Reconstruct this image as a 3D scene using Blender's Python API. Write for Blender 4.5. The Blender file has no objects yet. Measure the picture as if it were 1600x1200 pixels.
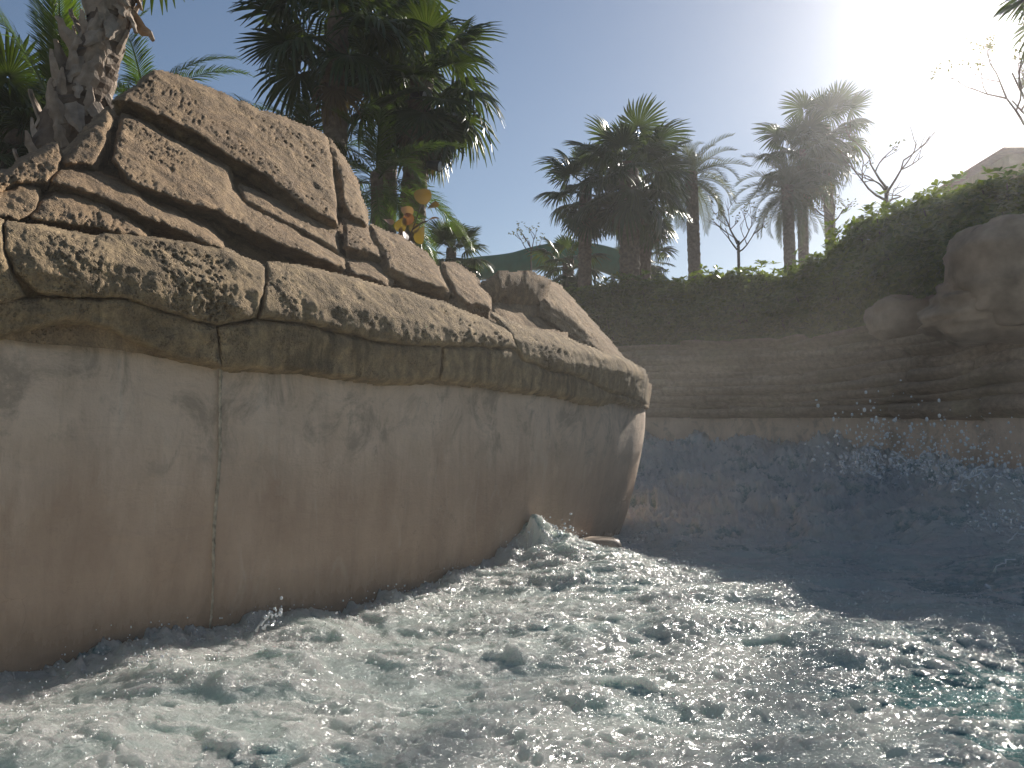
import bpy, math, random
import numpy as np
from mathutils import Vector, Matrix, Euler

# ------------------------------------------------------------------ camera, world, sun, exposure
scene = bpy.context.scene
COL = scene.collection
FPX, CAMZ, PITCH = 1504.0, 0.9, math.atan(105.0 / 1504.0)
SUN_EL, SUN_AZ = math.radians(24.6), math.radians(30.6)          # azimuth measured from +Y towards +X

cam = bpy.data.cameras.new('camera')
cam.sensor_width = 36.0
cam.lens = 36.0 * FPX / 1600.0
cam.clip_start, cam.clip_end = 0.05, 2000.0
camo = bpy.data.objects.new('camera', cam)
camo.location = (0, 0, CAMZ)
camo.rotation_euler = (math.pi / 2 + PITCH, 0, 0)
COL.objects.link(camo)
scene.camera = camo

w = bpy.data.worlds.new('World')
scene.world = w
w.use_nodes = True
nt = w.node_tree
bg = nt.nodes['Background']
sky = nt.nodes.new('ShaderNodeTexSky')
sky.sky_type = 'NISHITA'
sky.sun_disc = False
sky.sun_elevation = SUN_EL
sky.sun_rotation = SUN_AZ
sky.altitude = 0.0
sky.air_density = 0.85
sky.dust_density = 0.25
sky.ozone_density = 0.7
nt.links.new(sky.outputs[0], bg.inputs[0])
bg.inputs[1].default_value = 0.05

sl = bpy.data.lights.new('sun', 'SUN')
sl.energy = 4.2
sl.angle = math.radians(0.5)
sl.color = (1.0, 0.94, 0.85)
so = bpy.data.objects.new('sun', sl)
sdir = Vector((math.sin(SUN_AZ) * math.cos(SUN_EL), math.cos(SUN_AZ) * math.cos(SUN_EL), math.sin(SUN_EL)))
so.rotation_euler = sdir.to_track_quat('Z', 'Y').to_euler()
so.location = (8, 16, 20)
COL.objects.link(so)

vs = scene.view_settings
vs.view_transform = 'Standard'
vs.look = 'None'
vs.exposure = 0.78
vs.gamma = 1.0
vs.use_curve_mapping = False
cy = scene.cycles
cy.max_bounces = 6
cy.diffuse_bounces = 3
cy.glossy_bounces = 3
cy.transmission_bounces = 6
cy.transparent_max_bounces = 12
cy.volume_bounces = 0
cy.use_denoising = True
cy.caustics_reflective = False
cy.caustics_refractive = False

# ------------------------------------------------------------------ helpers
rng = np.random.default_rng(7)
random.seed(7)
SP, CP = math.sin(PITCH), math.cos(PITCH)

def ray(u, v):
    zc = (600.0 - np.asarray(v, float)) / FPX
    x = (np.asarray(u, float) - 800.0) / FPX
    return x, CP - SP * zc, SP + CP * zc

def P(u, v, Y):
    x, y, z = ray(u, v)
    t = Y / y
    return Vector((float(x * t), float(Y), float(CAMZ + z * t)))

def proj(X, Y, Z):
    d = CP * Y + SP * (Z - CAMZ)
    zc = -SP * Y + CP * (Z - CAMZ)
    return 800 + FPX * X / d, 600 - FPX * zc / d

_G = rng.normal(size=(256, 3)); _G /= np.linalg.norm(_G, axis=1)[:, None]
_PM = np.concatenate([rng.permutation(256)] * 3)
_RV = rng.random((256, 3))

def gn(x, y, z):
    xi = np.floor(x).astype(int); yi = np.floor(y).astype(int); zi = np.floor(z).astype(int)
    fx, fy, fz = x - xi, y - yi, z - zi
    sx = fx * fx * fx * (fx * (fx * 6 - 15) + 10)
    sy = fy * fy * fy * (fy * (fy * 6 - 15) + 10)
    sz = fz * fz * fz * (fz * (fz * 6 - 15) + 10)
    r = 0
    for dx in (0, 1):
        wx = sx if dx else 1 - sx
        for dy in (0, 1):
            wy = sy if dy else 1 - sy
            for dz in (0, 1):
                wz = sz if dz else 1 - sz
                h = _PM[_PM[_PM[(xi + dx) & 255] + ((yi + dy) & 255)] + ((zi + dz) & 255)]
                g = _G[h]
                r = r + wx * wy * wz * (g[..., 0] * (fx - dx) + g[..., 1] * (fy - dy) + g[..., 2] * (fz - dz))
    return r * 1.6

def fbm(x, y, z, o=4, gain=.5):
    r, a, f = 0, 1.0, 1.0
    for i in range(o):
        r = r + a * gn(x * f + 17.3 * i, y * f + 5.1 * i, z * f + 9.7 * i)
        a *= gain; f *= 2.03
    return r

def worley(x, y, z):
    xi = np.floor(x).astype(int); yi = np.floor(y).astype(int); zi = np.floor(z).astype(int)
    best = np.full(x.shape, 9.0)
    for dx in (-1, 0, 1):
        for dy in (-1, 0, 1):
            for dz in (-1, 0, 1):
                h = _PM[_PM[_PM[(xi + dx) & 255] + ((yi + dy) & 255)] + ((zi + dz) & 255)]
                q = _RV[h]
                d = (xi + dx + q[:, 0] - x) ** 2 + (yi + dy + q[:, 1] - y) ** 2 + (zi + dz + q[:, 2] - z) ** 2
                best = np.minimum(best, d)
    return np.sqrt(best)

def sstep(a, b, x):
    t = np.clip((x - a) / (b - a), 0, 1)
    return t * t * (3 - 2 * t)

def mesh_np(name, V, F, mat=None, smooth=True):
    """V (n,3) array, F (m,k) int array of equal-sized faces or list of faces"""
    me = bpy.data.meshes.new(name)
    V = np.asarray(V, np.float32)
    if isinstance(F, np.ndarray):
        m, k = F.shape
        me.vertices.add(len(V)); me.vertices.foreach_set('co', V.ravel())
        me.loops.add(m * k); me.loops.foreach_set('vertex_index', F.astype(np.int32).ravel())
        me.polygons.add(m)
        me.polygons.foreach_set('loop_start', np.arange(0, m * k, k, dtype=np.int32))
        me.update(calc_edges=True); me.validate()
    else:
        me.from_pydata([tuple(map(float, p)) for p in V], [], F)
    if smooth:
        me.polygons.foreach_set('use_smooth', np.ones(len(me.polygons), bool))
    if mat: me.materials.append(mat)
    return me

def link(name, me, parent=None, loc=None, rot=None, scale=None):
    o = bpy.data.objects.new(name, me)
    COL.objects.link(o)
    if parent is not None: o.parent = parent
    if loc is not None: o.location = loc
    if rot is not None: o.rotation_euler = rot
    if scale is not None: o.scale = scale
    return o

def thing(name, label, cat, loc=(0, 0, 0), group=None, rotz=0):
    o = link(name, None, None, loc, (0, 0, rotz))
    o['label'] = label; o['category'] = cat
    if group: o['group'] = group
    return o

def tag(o, label, cat, group=None):
    o['label'] = label; o['category'] = cat
    if group: o['group'] = group
    return o

def struct(o): o['kind'] = 'structure'; return o
def stuff(o): o['kind'] = 'stuff'; return o

def grid_faces(nx, ny, keep=None):
    i = np.arange(nx * ny).reshape(ny, nx)
    F = np.stack([i[:-1, :-1], i[:-1, 1:], i[1:, 1:], i[1:, :-1]], -1).reshape(-1, 4)
    if keep is not None:
        F = F[keep.ravel()[F].all(1)]
    return F

def compact(V, F):
    used = np.unique(F)
    m = np.zeros(len(V), int); m[used] = np.arange(len(used))
    return V[used], m[F], used

class MB:
    def __init__(s): s.v = []; s.f = []
    def add(s, V, F):
        n = len(s.v); s.v += [tuple(map(float, p)) for p in V]; s.f += [tuple(i + n for i in f) for f in F]
    def tube(s, pts, rad, n=6, cap=True):
        pts = [Vector(p) for p in pts]
        if not hasattr(rad, '__len__'): rad = [rad] * len(pts)
        V = []; F = []; up = Vector((.31, .17, .93)); 
        for i, p in enumerate(pts):
            t = (pts[min(i + 1, len(pts) - 1)] - pts[max(i - 1, 0)]).normalized()
            a = t.cross(up)
            if a.length < .05: a = t.cross(Vector((1, 0, 0)))
            a.normalize(); b = t.cross(a)
            for k in range(n):
                an = 2 * math.pi * k / n
                V.append(p + (a * math.cos(an) + b * math.sin(an)) * rad[i])
        for i in range(len(pts) - 1):
            for k in range(n):
                k2 = (k + 1) % n
                F.append((i * n + k, i * n + k2, (i + 1) * n + k2, (i + 1) * n + k))
        if cap:
            F.append(tuple(range(n))[::-1]); F.append(tuple((len(pts) - 1) * n + k for k in range(n)))
        s.add(V, F)
    def box(s, c, h):
        x, y, z = c; a, b, d = h
        V = [(x + i * a, y + j * b, z + k * d) for i in (-1, 1) for j in (-1, 1) for k in (-1, 1)]
        s.add(V, [(0, 1, 3, 2), (4, 6, 7, 5), (0, 4, 5, 1), (2, 3, 7, 6), (0, 2, 6, 4), (1, 5, 7, 3)])
    def mesh(s, name, mat, smooth=True):
        me = bpy.data.meshes.new(name); me.from_pydata(s.v, [], s.f)
        if smooth: me.polygons.foreach_set('use_smooth', np.ones(len(me.polygons), bool))
        me.materials.append(mat); return me
    def build(s, name, mat, parent=None, smooth=True):
        return link(name, s.mesh(name, mat, smooth), parent)

# ------------------------------------------------------------------ materials
class NT:
    def __init__(s, name):
        s.m = bpy.data.materials.new(name); s.m.use_nodes = True
        s.t = s.m.node_tree; s.b = s.t.nodes['Principled BSDF']; s.out = s.t.nodes['Material Output']
        s.co = None
    def n(s, typ, **kw):
        o = s.t.nodes.new(typ)
        for k, v in kw.items():
            if k.startswith('i_'):
                key = k[2:]
                key = int(key) if key.isdigit() else key.replace('_', ' ')
                s.set(o.inputs[key], v)
            else: setattr(o, k, v)
        return o
    def set(s, inp, v):
        if isinstance(v, bpy.types.NodeSocket): s.t.links.new(v, inp)
        elif isinstance(v, bpy.types.Node): s.t.links.new(v.outputs[0], inp)
        else: inp.default_value = v
    def pos(s):
        if s.co is None: s.co = s.n('ShaderNodeNewGeometry').outputs['Position']
        return s.co
    def obj(s): return s.n('ShaderNodeTexCoord').outputs['Object']
    def scaled(s, sc, src=None):
        m = s.n('ShaderNodeMapping'); s.set(m.inputs[0], src or s.pos()); m.inputs['Scale'].default_value = sc
        return m.outputs[0]
    def noise(s, scale, detail=4, rough=.55, vec=None, dist=0):
        o = s.n('ShaderNodeTexNoise'); s.set(o.inputs['Vector'], vec or s.pos())
        o.inputs['Scale'].default_value = scale; o.inputs['Detail'].default_value = detail
        o.inputs['Roughness'].default_value = rough; o.inputs['Distortion'].default_value = dist
        return o.outputs['Fac']
    def ramp(s, fac, stops):
        r = s.n('ShaderNodeValToRGB'); s.set(r.inputs[0], fac)
        e = r.color_ramp.elements
        while len(e) < len(stops): e.new(.5)
        for el, (p, c) in zip(e, stops):
            el.position = p; el.color = (c, c, c, 1) if not hasattr(c, '__len__') else (*c, 1)
        return r.outputs[0]
    def mix(s, fac, a, b, mode='MIX'):
        o = s.n('ShaderNodeMix', data_type='RGBA', blend_type=mode)
        for inp, v in ((o.inputs[0], fac), (o.inputs[6], a), (o.inputs[7], b)):
            if isinstance(v, tuple) and len(v) == 3: v = (*v, 1)
            s.set(inp, v)
        return o.outputs[2]
    def math(s, op, a, b=0.0, clamp=False):
        o = s.n('ShaderNodeMath', operation=op, use_clamp=clamp); s.set(o.inputs[0], a); s.set(o.inputs[1], b)
        return o.outputs[0]
    def bump(s, h, strength=.5, dist=.02, normal=None):
        o = s.n('ShaderNodeBump'); s.set(o.inputs['Height'], h)
        o.inputs['Strength'].default_value = strength; o.inputs['Distance'].default_value = dist
        if normal is not None: s.set(o.inputs['Normal'], normal)
        return o.outputs[0]
    def fin(s, color=None, rough=None, normal=None, spec=None):
        if color is not None:
            if isinstance(color, tuple) and len(color) == 3: color = (*color, 1)
            s.set(s.b.inputs['Base Color'], color)
        if rough is not None: s.set(s.b.inputs['Roughness'], rough)
        if normal is not None: s.set(s.b.inputs['Normal'], normal)
        if spec is not None: s.set(s.b.inputs['Specular IOR Level'], spec)
        return s.m

def rock_mat(name, c1, c2, stain, stain_amt):
    t = NT(name)
    col = t.mix(t.ramp(t.noise(2.2, 5), [(.35, 0), (.68, 1)]), c1, c2)
    col = t.mix(t.ramp(t.noise(14, 6, .65), [(.38, 0), (.62, 1)]), col, t.mix(.6, col, (.16, .12, .085)))
    vs_ = t.ramp(t.noise(1.0, 6, .62, t.scaled((9, 9, 1.3)), .6), [(.42, 0), (.6, 1)])
    big = t.ramp(t.noise(.9, 3), [(.35, .25), (.6, 1)])
    col = t.mix(t.math('MULTIPLY', t.math('MULTIPLY', vs_, big), stain_amt), col, stain)
    sp = t.ramp(t.noise(120, 3), [(.3, .75), (.7, 1.15)])
    col = t.mix(1.0, col, sp, 'MULTIPLY')
    h = t.math('ADD', t.math('MULTIPLY', t.noise(45, 8, .7), 1.0), t.math('MULTIPLY', t.noise(200, 3, .6), .25))
    vo = t.n('ShaderNodeTexVoronoi'); t.set(vo.inputs['Vector'], t.pos()); vo.inputs['Scale'].default_value = 60
    pitm = t.math('MULTIPLY', t.ramp(vo.outputs['Distance'], [(.22, 0), (.42, 1)]), t.ramp(t.noise(4, 3), [(.42, .0), (.58, .9)]))
    h = t.math('ADD', h, pitm)
    return t.fin(col, .92, t.bump(h, 1.0, .014), .2)

M_ROCK = rock_mat('carved_tan_rock', (.43, .28, .155), (.52, .355, .20), (.17, .115, .07), .6)
M_LEDGE = rock_mat('stained_ledge_rock', (.46, .325, .18), (.55, .395, .225), (.17, .122, .07), .95)
M_BANK_OLD = rock_mat('shaded_bank_rock', (.36, .25, .17), (.46, .33, .22), (.15, .12, .06), .8)

def bank_mat():
    t = NT('stratified_bank_rock')
    st = t.ramp(t.noise(1.0, 6, .6, t.scaled((.5, .5, 6.5)), .5), [(.3, 0), (.7, 1)])
    col = t.mix(st, (.27, .18, .115), (.50, .36, .245))
    col = t.mix(t.ramp(t.noise(1.1, 4), [(.5, 0), (.72, .55)]), col, (.25, .22, .09))
    col = t.mix(t.ramp(t.noise(12, 6, .65), [(.4, 0), (.66, .6)]), col, (.14, .10, .07))
    h = t.math('ADD', t.noise(1.0, 7, .65, t.scaled((3, 3, 22))), t.math('MULTIPLY', t.noise(40, 6, .7), .4))
    return t.fin(col, .92, t.bump(h, 1.0, .05), .2)
M_BANK = bank_mat()

def plaster_mat():
    t = NT('wet_channel_plaster')
    sep = t.n('ShaderNodeSeparateXYZ'); t.set(sep.inputs[0], t.pos())
    z = sep.outputs[2]
    dry = t.mix(t.ramp(t.noise(3, 6, .6), [(.35, 0), (.65, 1)]), (.62, .46, .335), (.73, .555, .42))
    wet = t.mix(t.ramp(t.noise(2.5, 6, .6, t.scaled((1.5, 1.5, .8))), [(.35, 0), (.65, 1)]), (.46, .315, .22), (.57, .405, .29))
    edge = t.math('ADD', z, t.math('MULTIPLY', t.math('SUBTRACT', t.noise(1.3, 7, .7, t.scaled((4.0, 4.0, 1.0))), .5), 1.1))
    f = t.ramp(edge, [(.62, 0), (1.12, 1)])
    col = t.mix(f, wet, dry)
    drips = t.ramp(t.noise(1.0, 8, .72, t.scaled((7, 7, 1.3)), 1.0), [(.5, 0), (.72, 1)])
    col = t.mix(t.math('MULTIPLY', drips, .24), col, (.24, .18, .125))
    pale = t.ramp(t.noise(1.0, 5, .65, t.scaled((6, 6, 2.2)), 1.2), [(.58, 0), (.72, 1)])
    col = t.mix(t.math('MULTIPLY', pale, .28), col, (.68, .59, .48))
    blot = t.math('MULTIPLY', t.ramp(t.noise(2.6, 7, .72, None, .8), [(.5, 0), (.62, 1)]), t.ramp(edge, [(.7, 0), (1.15, .55)]))
    col = t.mix(blot, col, (.24, .19, .14))
    vc = t.n('ShaderNodeTexVoronoi', feature='DISTANCE_TO_EDGE'); vc.inputs['Scale'].default_value = 2.6
    wv = t.n('ShaderNodeVectorMath', operation='ADD'); nz = t.n('ShaderNodeTexNoise'); t.set(nz.inputs['Vector'], t.pos()); nz.inputs['Scale'].default_value = 3.5; nz.inputs['Detail'].default_value = 5
    t.set(wv.inputs[0], t.pos()); t.set(wv.inputs[1], nz.outputs['Color']); t.set(vc.inputs['Vector'], wv.outputs[0])
    crack = t.math('MULTIPLY', t.ramp(vc.outputs['Distance'], [(.0, 1), (.012, 0)]), t.ramp(t.noise(1.6, 3), [(.50, 0), (.58, .3)]))
    col = t.mix(crack, col, (.14, .10, .075))
    h = t.math('ADD', t.noise(30, 7, .65), t.math('MULTIPLY', t.noise(5, 4), 1.4))
    wl = t.ramp(t.math('ADD', z, t.math('MULTIPLY', t.math('SUBTRACT', t.noise(1.8, 6, .7, t.scaled((3, 3, 1))), .5), .5)), [(.02, 1), (.30, 0)])
    col = t.mix(t.math('MULTIPLY', wl, .55), col, (.17, .12, .08))
    ro = t.math('SUBTRACT', t.ramp(f, [(0, .42), (1, .85)]), t.math('MULTIPLY', wl, .22))
    tw = t.noise(1.0, 5, .6, t.scaled((2.5, 2.5, 9)), .7)
    h = t.math('ADD', h, t.math('MULTIPLY', tw, 1.6))
    return t.fin(col, ro, t.bump(h, .45, .014), .35)
M_PLASTER = plaster_mat()

def simple(name, c, rough=.6, var=.25, scale=8, bump=.3, spec=.5):
    t = NT(name)
    d = tuple(x * (1 - var) for x in c); e = tuple(min(1, x * (1 + var)) for x in c)
    n = t.noise(scale, 5)
    col = t.mix(t.ramp(n, [(.3, 0), (.7, 1)]), d, e)
    return t.fin(col, rough, t.bump(t.noise(scale * 4, 5), bump, .01), spec)

def leaf_mat(name, c, c2, trans=.35, rough=.4, spec=.5, island=True):
    t = NT(name)
    oi = t.n('ShaderNodeObjectInfo').outputs['Random']
    g = t.n('ShaderNodeNewGeometry').outputs['Random Per Island'] if island else oi
    f = t.math('ADD', t.math('MULTIPLY', g, .6), t.math('MULTIPLY', oi, .4))
    col = t.mix(f, c, c2)
    t.fin(col, rough, None, spec)
    tr = t.n('ShaderNodeBsdfTranslucent')
    t.set(tr.inputs[0], t.mix(1.0, col, (1.5, 1.6, .55), 'MULTIPLY'))
    mx = t.n('ShaderNodeMixShader'); mx.inputs[0].default_value = trans
    t.set(mx.inputs[1], t.b.outputs[0]); t.set(mx.inputs[2], tr.outputs[0])
    t.t.links.new(mx.outputs[0], t.out.inputs[0])
    return t.m

M_FAN = leaf_mat('fan_palm_leaf', (.030, .052, .014), (.065, .085, .022), .30, .33)
M_FEATHER = leaf_mat('feather_palm_leaf', (.035, .07, .014), (.09, .13, .02), .38, .38)
M_DATE = leaf_mat('date_palm_leaf', (.05, .065, .03), (.10, .105, .05), .3, .45)
M_DEAD = leaf_mat('dead_palm_leaf', (.09, .06, .03), (.16, .11, .06), .2, .7)
M_SHRUB = leaf_mat('shrub_leaf', (.05, .085, .018), (.18, .21, .035), .52, .32)
M_GRAPE = leaf_mat('sea_grape_leaf', (.17, .055, .045), (.27, .19, .035), .3, .35)
M_DRYLEAF = leaf_mat('sparse_tree_leaf', (.06, .07, .03), (.13, .11, .05), .4, .5)
M_BOOT = simple('palm_leaf_base', (.38, .30, .23), .85, .35, 12, .8, .2)
M_TRUNK = simple('palm_trunk', (.17, .125, .09), .9, .4, 10, 1.0, .2)
M_BARK = simple('branch_bark', (.12, .09, .07), .85, .3, 15, .6, .2)
M_SLIDE = simple('green_slide_fibreglass', (.010, .15, .105), .35, .15, 3, .05)
M_STEEL = simple('painted_steel', (.25, .27, .27), .5, .2, 5, .1)
M_LAMP = simple('black_lamp_body', (.02, .02, .02), .45, .2, 9, .1)
M_GLASS = simple('lamp_glass', (.5, .5, .5), .1, .1, 9, .0)
M_SEAL = simple('joint_sealant', (.50, .42, .32), .8, .5, 25, .8, .2)
M_GROUND = simple('planting_soil', (.11, .085, .055), .95, .35, 3, .8, .1)
M_BED = simple('pool_bed', (.25, .33, .33), .8, .2, 3, .2, .2)
M_TILE = simple('clay_roof_tile', (.27, .13, .085), .8, .3, 6, .4, .2)
M_RENDER = simple('ochre_house_render', (.42, .31, .2), .9, .15, 4, .2, .2)
M_BOULDER = simple('boulder_stone', (.35, .25, .17), .9, .35, 3, 1.0, .2)
M_STONE = simple('pale_block', (.38, .29, .21), .55, .2, 9, .5, .4)

# ------------------------------------------------------------------ plan: island (left) and far bank
def smooth_poly(pts, sub=12):
    p = np.array(pts, float); n = len(p); out = []
    for i in range(n - 1):
        p0, p1, p2, p3 = p[max(i - 1, 0)], p[i], p[i + 1], p[min(i + 2, n - 1)]
        for k in range(sub):
            t = k / sub
            out.append(.5 * (2 * p1 + (p2 - p0) * t + (2 * p0 - 5 * p1 + 4 * p2 - p3) * t * t + (3 * p1 - p0 - 3 * p2 + p3) * t ** 3))
    out.append(p[-1]); return np.array(out)

FRONT = smooth_poly([(-7.5, -5), (-4.9, -1), (-3.45, 1.4), (-2.25, 3.45), (-1.45, 4.8), (-.45, 6.43), (.42, 7.86), (1.03, 8.93),
                     (1.31, 9.6), (1.38, 10.2), (1.2, 10.8), (.75, 11.6), (.1, 14), (-.6, 19), (-4, 24), (-14, 26)], 14)
ISLAND = np.concatenate([FRONT, [(-30, 26), (-30, -5)]])
GX0, GX1, GY0, GY1, GS = -15.0, 6.0, -6.0, 27.0, 0.07
_gx = np.arange(GX0, GX1, GS); _gy = np.arange(GY0, GY1, GS)

def poly_sd(px, py, poly):
    """signed distance to closed polygon, positive inside"""
    a = np.asarray(poly, float); b = np.roll(a, -1, 0)
    best = np.full(px.shape, 1e9); ins = np.zeros(px.shape, bool)
    for (x1, y1), (x2, y2) in zip(a, b):
        dx, dy = x2 - x1, y2 - y1; L = dx * dx + dy * dy + 1e-12
        t = np.clip(((px - x1) * dx + (py - y1) * dy) / L, 0, 1)
        best = np.minimum(best, (px - x1 - t * dx) ** 2 + (py - y1 - t * dy) ** 2)
        if y1 != y2:
            c = ((y1 > py) != (y2 > py)) & (px < dx * (py - y1) / dy + x1)
            ins ^= c
    d = np.sqrt(best)
    return np.where(ins, d, -d)

_mx, _my = np.meshgrid(_gx, _gy)
DG = -poly_sd(_mx, _my, ISLAND)                      # positive outside the island

def Dfun(X, Y):
    fx = np.clip((X - GX0) / GS, 0, len(_gx) - 1.001); fy = np.clip((Y - GY0) / GS, 0, len(_gy) - 1.001)
    i = fx.astype(int); j = fy.astype(int); a = fx - i; b = fy - j
    return (DG[j, i] * (1 - a) + DG[j, i + 1] * a) * (1 - b) + (DG[j + 1, i] * (1 - a) + DG[j + 1, i + 1] * a) * b

def pix2surf(u, v, off):
    """first hit of the pixel rays with the surface  D(x,y) = off(z)"""
    dx, dy, dz = ray(u, v)
    t0 = np.full(u.shape, 2.2); done = np.zeros(u.shape, bool); lo = t0.copy(); hi = t0.copy()
    ts = np.arange(2.2, 14.0, .06)
    for t in ts:
        f = Dfun(dx * t, dy * t) - off(CAMZ + dz * t)
        hit = (f <= 0) & ~done
        lo[hit] = t - .06; hi[hit] = t; done |= hit
    lo[~done] = hi[~done] = 13.9
    for _ in range(12):
        m = .5 * (lo + hi)
        f = Dfun(dx * m, dy * m) - off(CAMZ + dz * m)
        lo = np.where(f > 0, m, lo); hi = np.where(f > 0, hi, m)
    t = .5 * (lo + hi)
    return np.stack([dx * t, dy * t, CAMZ + dz * t], -1), done

def off_ledge(z): return np.interp(z, [1.0, 1.3, 1.62, 1.72, 1.98, 3], [.05, .06, .10, .07, -.16, -1.2])
def off_upper(z): return np.interp(z, [1.0, 1.75, 2.0, 2.6, 3.4, 4.4, 6], [-.02, -.12, -.30, -.82, -1.5, -2.3, -3.3])

# ------------------------------------------------------------------ carved slabs: heightfields with thickness on a reference surface
def slab(name, poly, off, mat, parent, thick=.09, rim=9., step=2.2, tilt=0., pit=1., rough=1., plunge=.012, seed=0, edge=3.0, outer=16, pitsize=26., grow=0.):
    p = np.array(poly, float)
    x0, y0 = p.min(0) - outer - 2; x1, y1 = p.max(0) + outer + 2
    us = np.arange(x0, x1, step); vs_ = np.arange(y0, y1, step)
    U, Vv = np.meshgrid(us, vs_)
    sd = poly_sd(U, Vv, p) + grow + edge * fbm(U * .03 + seed, Vv * .03, U * 0 + seed * 1.7, 3)
    keep = sd > -outer
    sh = U.shape
    B, ok = pix2surf(U.ravel(), Vv.ravel(), off)
    keep &= ok.reshape(sh)
    Bg = B.reshape(*sh, 3)
    N = np.array([0, 0, CAMZ]) - Bg[sh[0] // 2, sh[1] // 2]; N = N / np.linalg.norm(N)      # outward, constant over the slab
    inn = poly_sd(U, Vv, p) > 0
    has = inn.any(0); cols = np.arange(sh[1])
    tp_ = np.where(has, np.argmax(inn, 0), 0); bt_ = np.where(has, sh[0] - 1 - np.argmax(inn[::-1], 0), 0)
    tp_ = np.interp(cols, cols[has], tp_[has]); bt_ = np.interp(cols, cols[has], bt_[has])
    kr = np.ones(9) / 9
    tp_ = np.convolve(np.pad(tp_, 4, 'edge'), kr, 'valid'); bt_ = np.convolve(np.pad(bt_, 4, 'edge'), kr, 'valid')
    vt = np.clip((np.arange(sh[0])[:, None] - tp_) / np.maximum(bt_ - tp_, 8), 0, 1)
    keep &= (sd > -5) | ((vt > 0) & has[None, :])          # the underside hangs below the slab only
    h = np.where(sd > 0, thick * (1 - np.exp(-np.maximum(sd, 0) / rim)), sd * plunge)
    X, Y, Z = (Bg[..., k].ravel() for k in range(3))
    big = fbm(X * 2.2 + seed, Y * 2.2, Z * 2.2, 3).reshape(sh)
    mid = fbm(X * 9 + seed, Y * 9, Z * 9, 4, .6).reshape(sh)
    rid = (1 - np.abs(gn(X * 5 + 3, Y * 5, Z * 16 + seed))).reshape(sh)
    h = h + tilt * vt * np.clip(1 + sd / (outer - 1.), 0, 1)
    h = h + rough * (.022 * big + .022 * mid + .012 * (rid - .6))
    if pit > 0:
        mask = sstep(-.25, .4, fbm(X * 1.7 + 31 + seed, Y * 1.7, Z * 1.7, 2)).reshape(sh)
        jit = 1 + .25 * gn(X * 1.1 + seed, Y * 1.1, Z * 1.1)
        wd = worley(X * pitsize * .8 * jit, Y * pitsize * .8 * jit, Z * pitsize * .8 * jit).reshape(sh)
        wd2 = worley(X * pitsize * 2.1 + 7, Y * pitsize * 2.1, Z * pitsize * 2.1).reshape(sh)
        fade = sstep(0, 6, sd)
        h = h - pit * fade * (.034 * mask * sstep(.40, .18, wd) + .016 * (.3 + mask) * sstep(.42, .2, wd2))
    Pp = Bg + N * h[..., None]
    F = grid_faces(sh[1], sh[0], keep)
    V, F, _ = compact(Pp.reshape(-1, 3), F)
    return link(name, mesh_np(name, V, F[:, ::-1].copy(), mat), parent)

# left channel wall (plaster)
wall = thing('channel_wall', 'smooth curved tan plaster channel wall under the overhanging rock ledge', 'wall')
_seg = FRONT[8:152]
_t = np.gradient(_seg, axis=0); _t /= np.linalg.norm(_t, axis=1)[:, None]
_n = np.stack([_t[:, 1], -_t[:, 0]], 1)
_sl = np.concatenate([[0], np.cumsum(np.linalg.norm(np.diff(_seg, axis=0), axis=1))])
def wall_off(s, z):
    k = sstep(11.2, 13.9, s) * .22 + .045
    return -k * np.clip((1.36 - z) / 1.25, 0, 1.6) ** 1.8
def wall_pt(s, z, d=0.0):
    x = np.interp(s, _sl, _seg[:, 0]); y = np.interp(s, _sl, _seg[:, 1])
    nx = np.interp(s, _sl, _n[:, 0]); ny = np.interp(s, _sl, _n[:, 1])
    o = wall_off(s, z) + d
    return np.stack([x + nx * o, y + ny * o, z + 0 * s], -1)
ss = np.arange(.0, _sl[-1], .05); zz = np.arange(-.7, 1.56, .05)
S, Z = np.meshgrid(ss, zz)
Wp = wall_pt(S.ravel(), Z.ravel())
bmp = .012 * fbm(Wp[:, 0] * 1.3, Wp[:, 1] * 1.3, Wp[:, 2] * 1.3, 3)
Wp = wall_pt(S.ravel(), Z.ravel(), bmp)
link('plaster_face', mesh_np('plaster_face', Wp, grid_faces(len(ss), len(zz)), M_PLASTER), wall)
# the expansion joint with its ragged sealant
uu = [proj(*wall_pt(np.array([s_]), np.array([.9]))[0])[0] for s_ in ss]
_yj = np.interp(ss, _sl, _seg[:, 1]); _mj = (_yj > 2.8) & (_yj < 9)
s_j = float(np.interp(340, np.array(uu)[_mj], ss[_mj]))
jz = np.arange(-.3, 1.36, .012); V = []
for i, z_ in enumerate(jz):
    wv = .0028 + .003 * random.random(); c_ = .006 * math.sin(z_ * 9) + .004 * random.random()
    for dd, pr in ((-wv, -.01), (0, .007 + .004 * random.random()), (wv, -.01)):
        V.append(wall_pt(np.array([s_j + c_ + dd]), np.array([z_]), np.array([pr + .010]))[0])
link('expansion_joint', mesh_np('expansion_joint', np.array(V), grid_faces(3, len(jz)), M_SEAL, False), wall)

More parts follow.
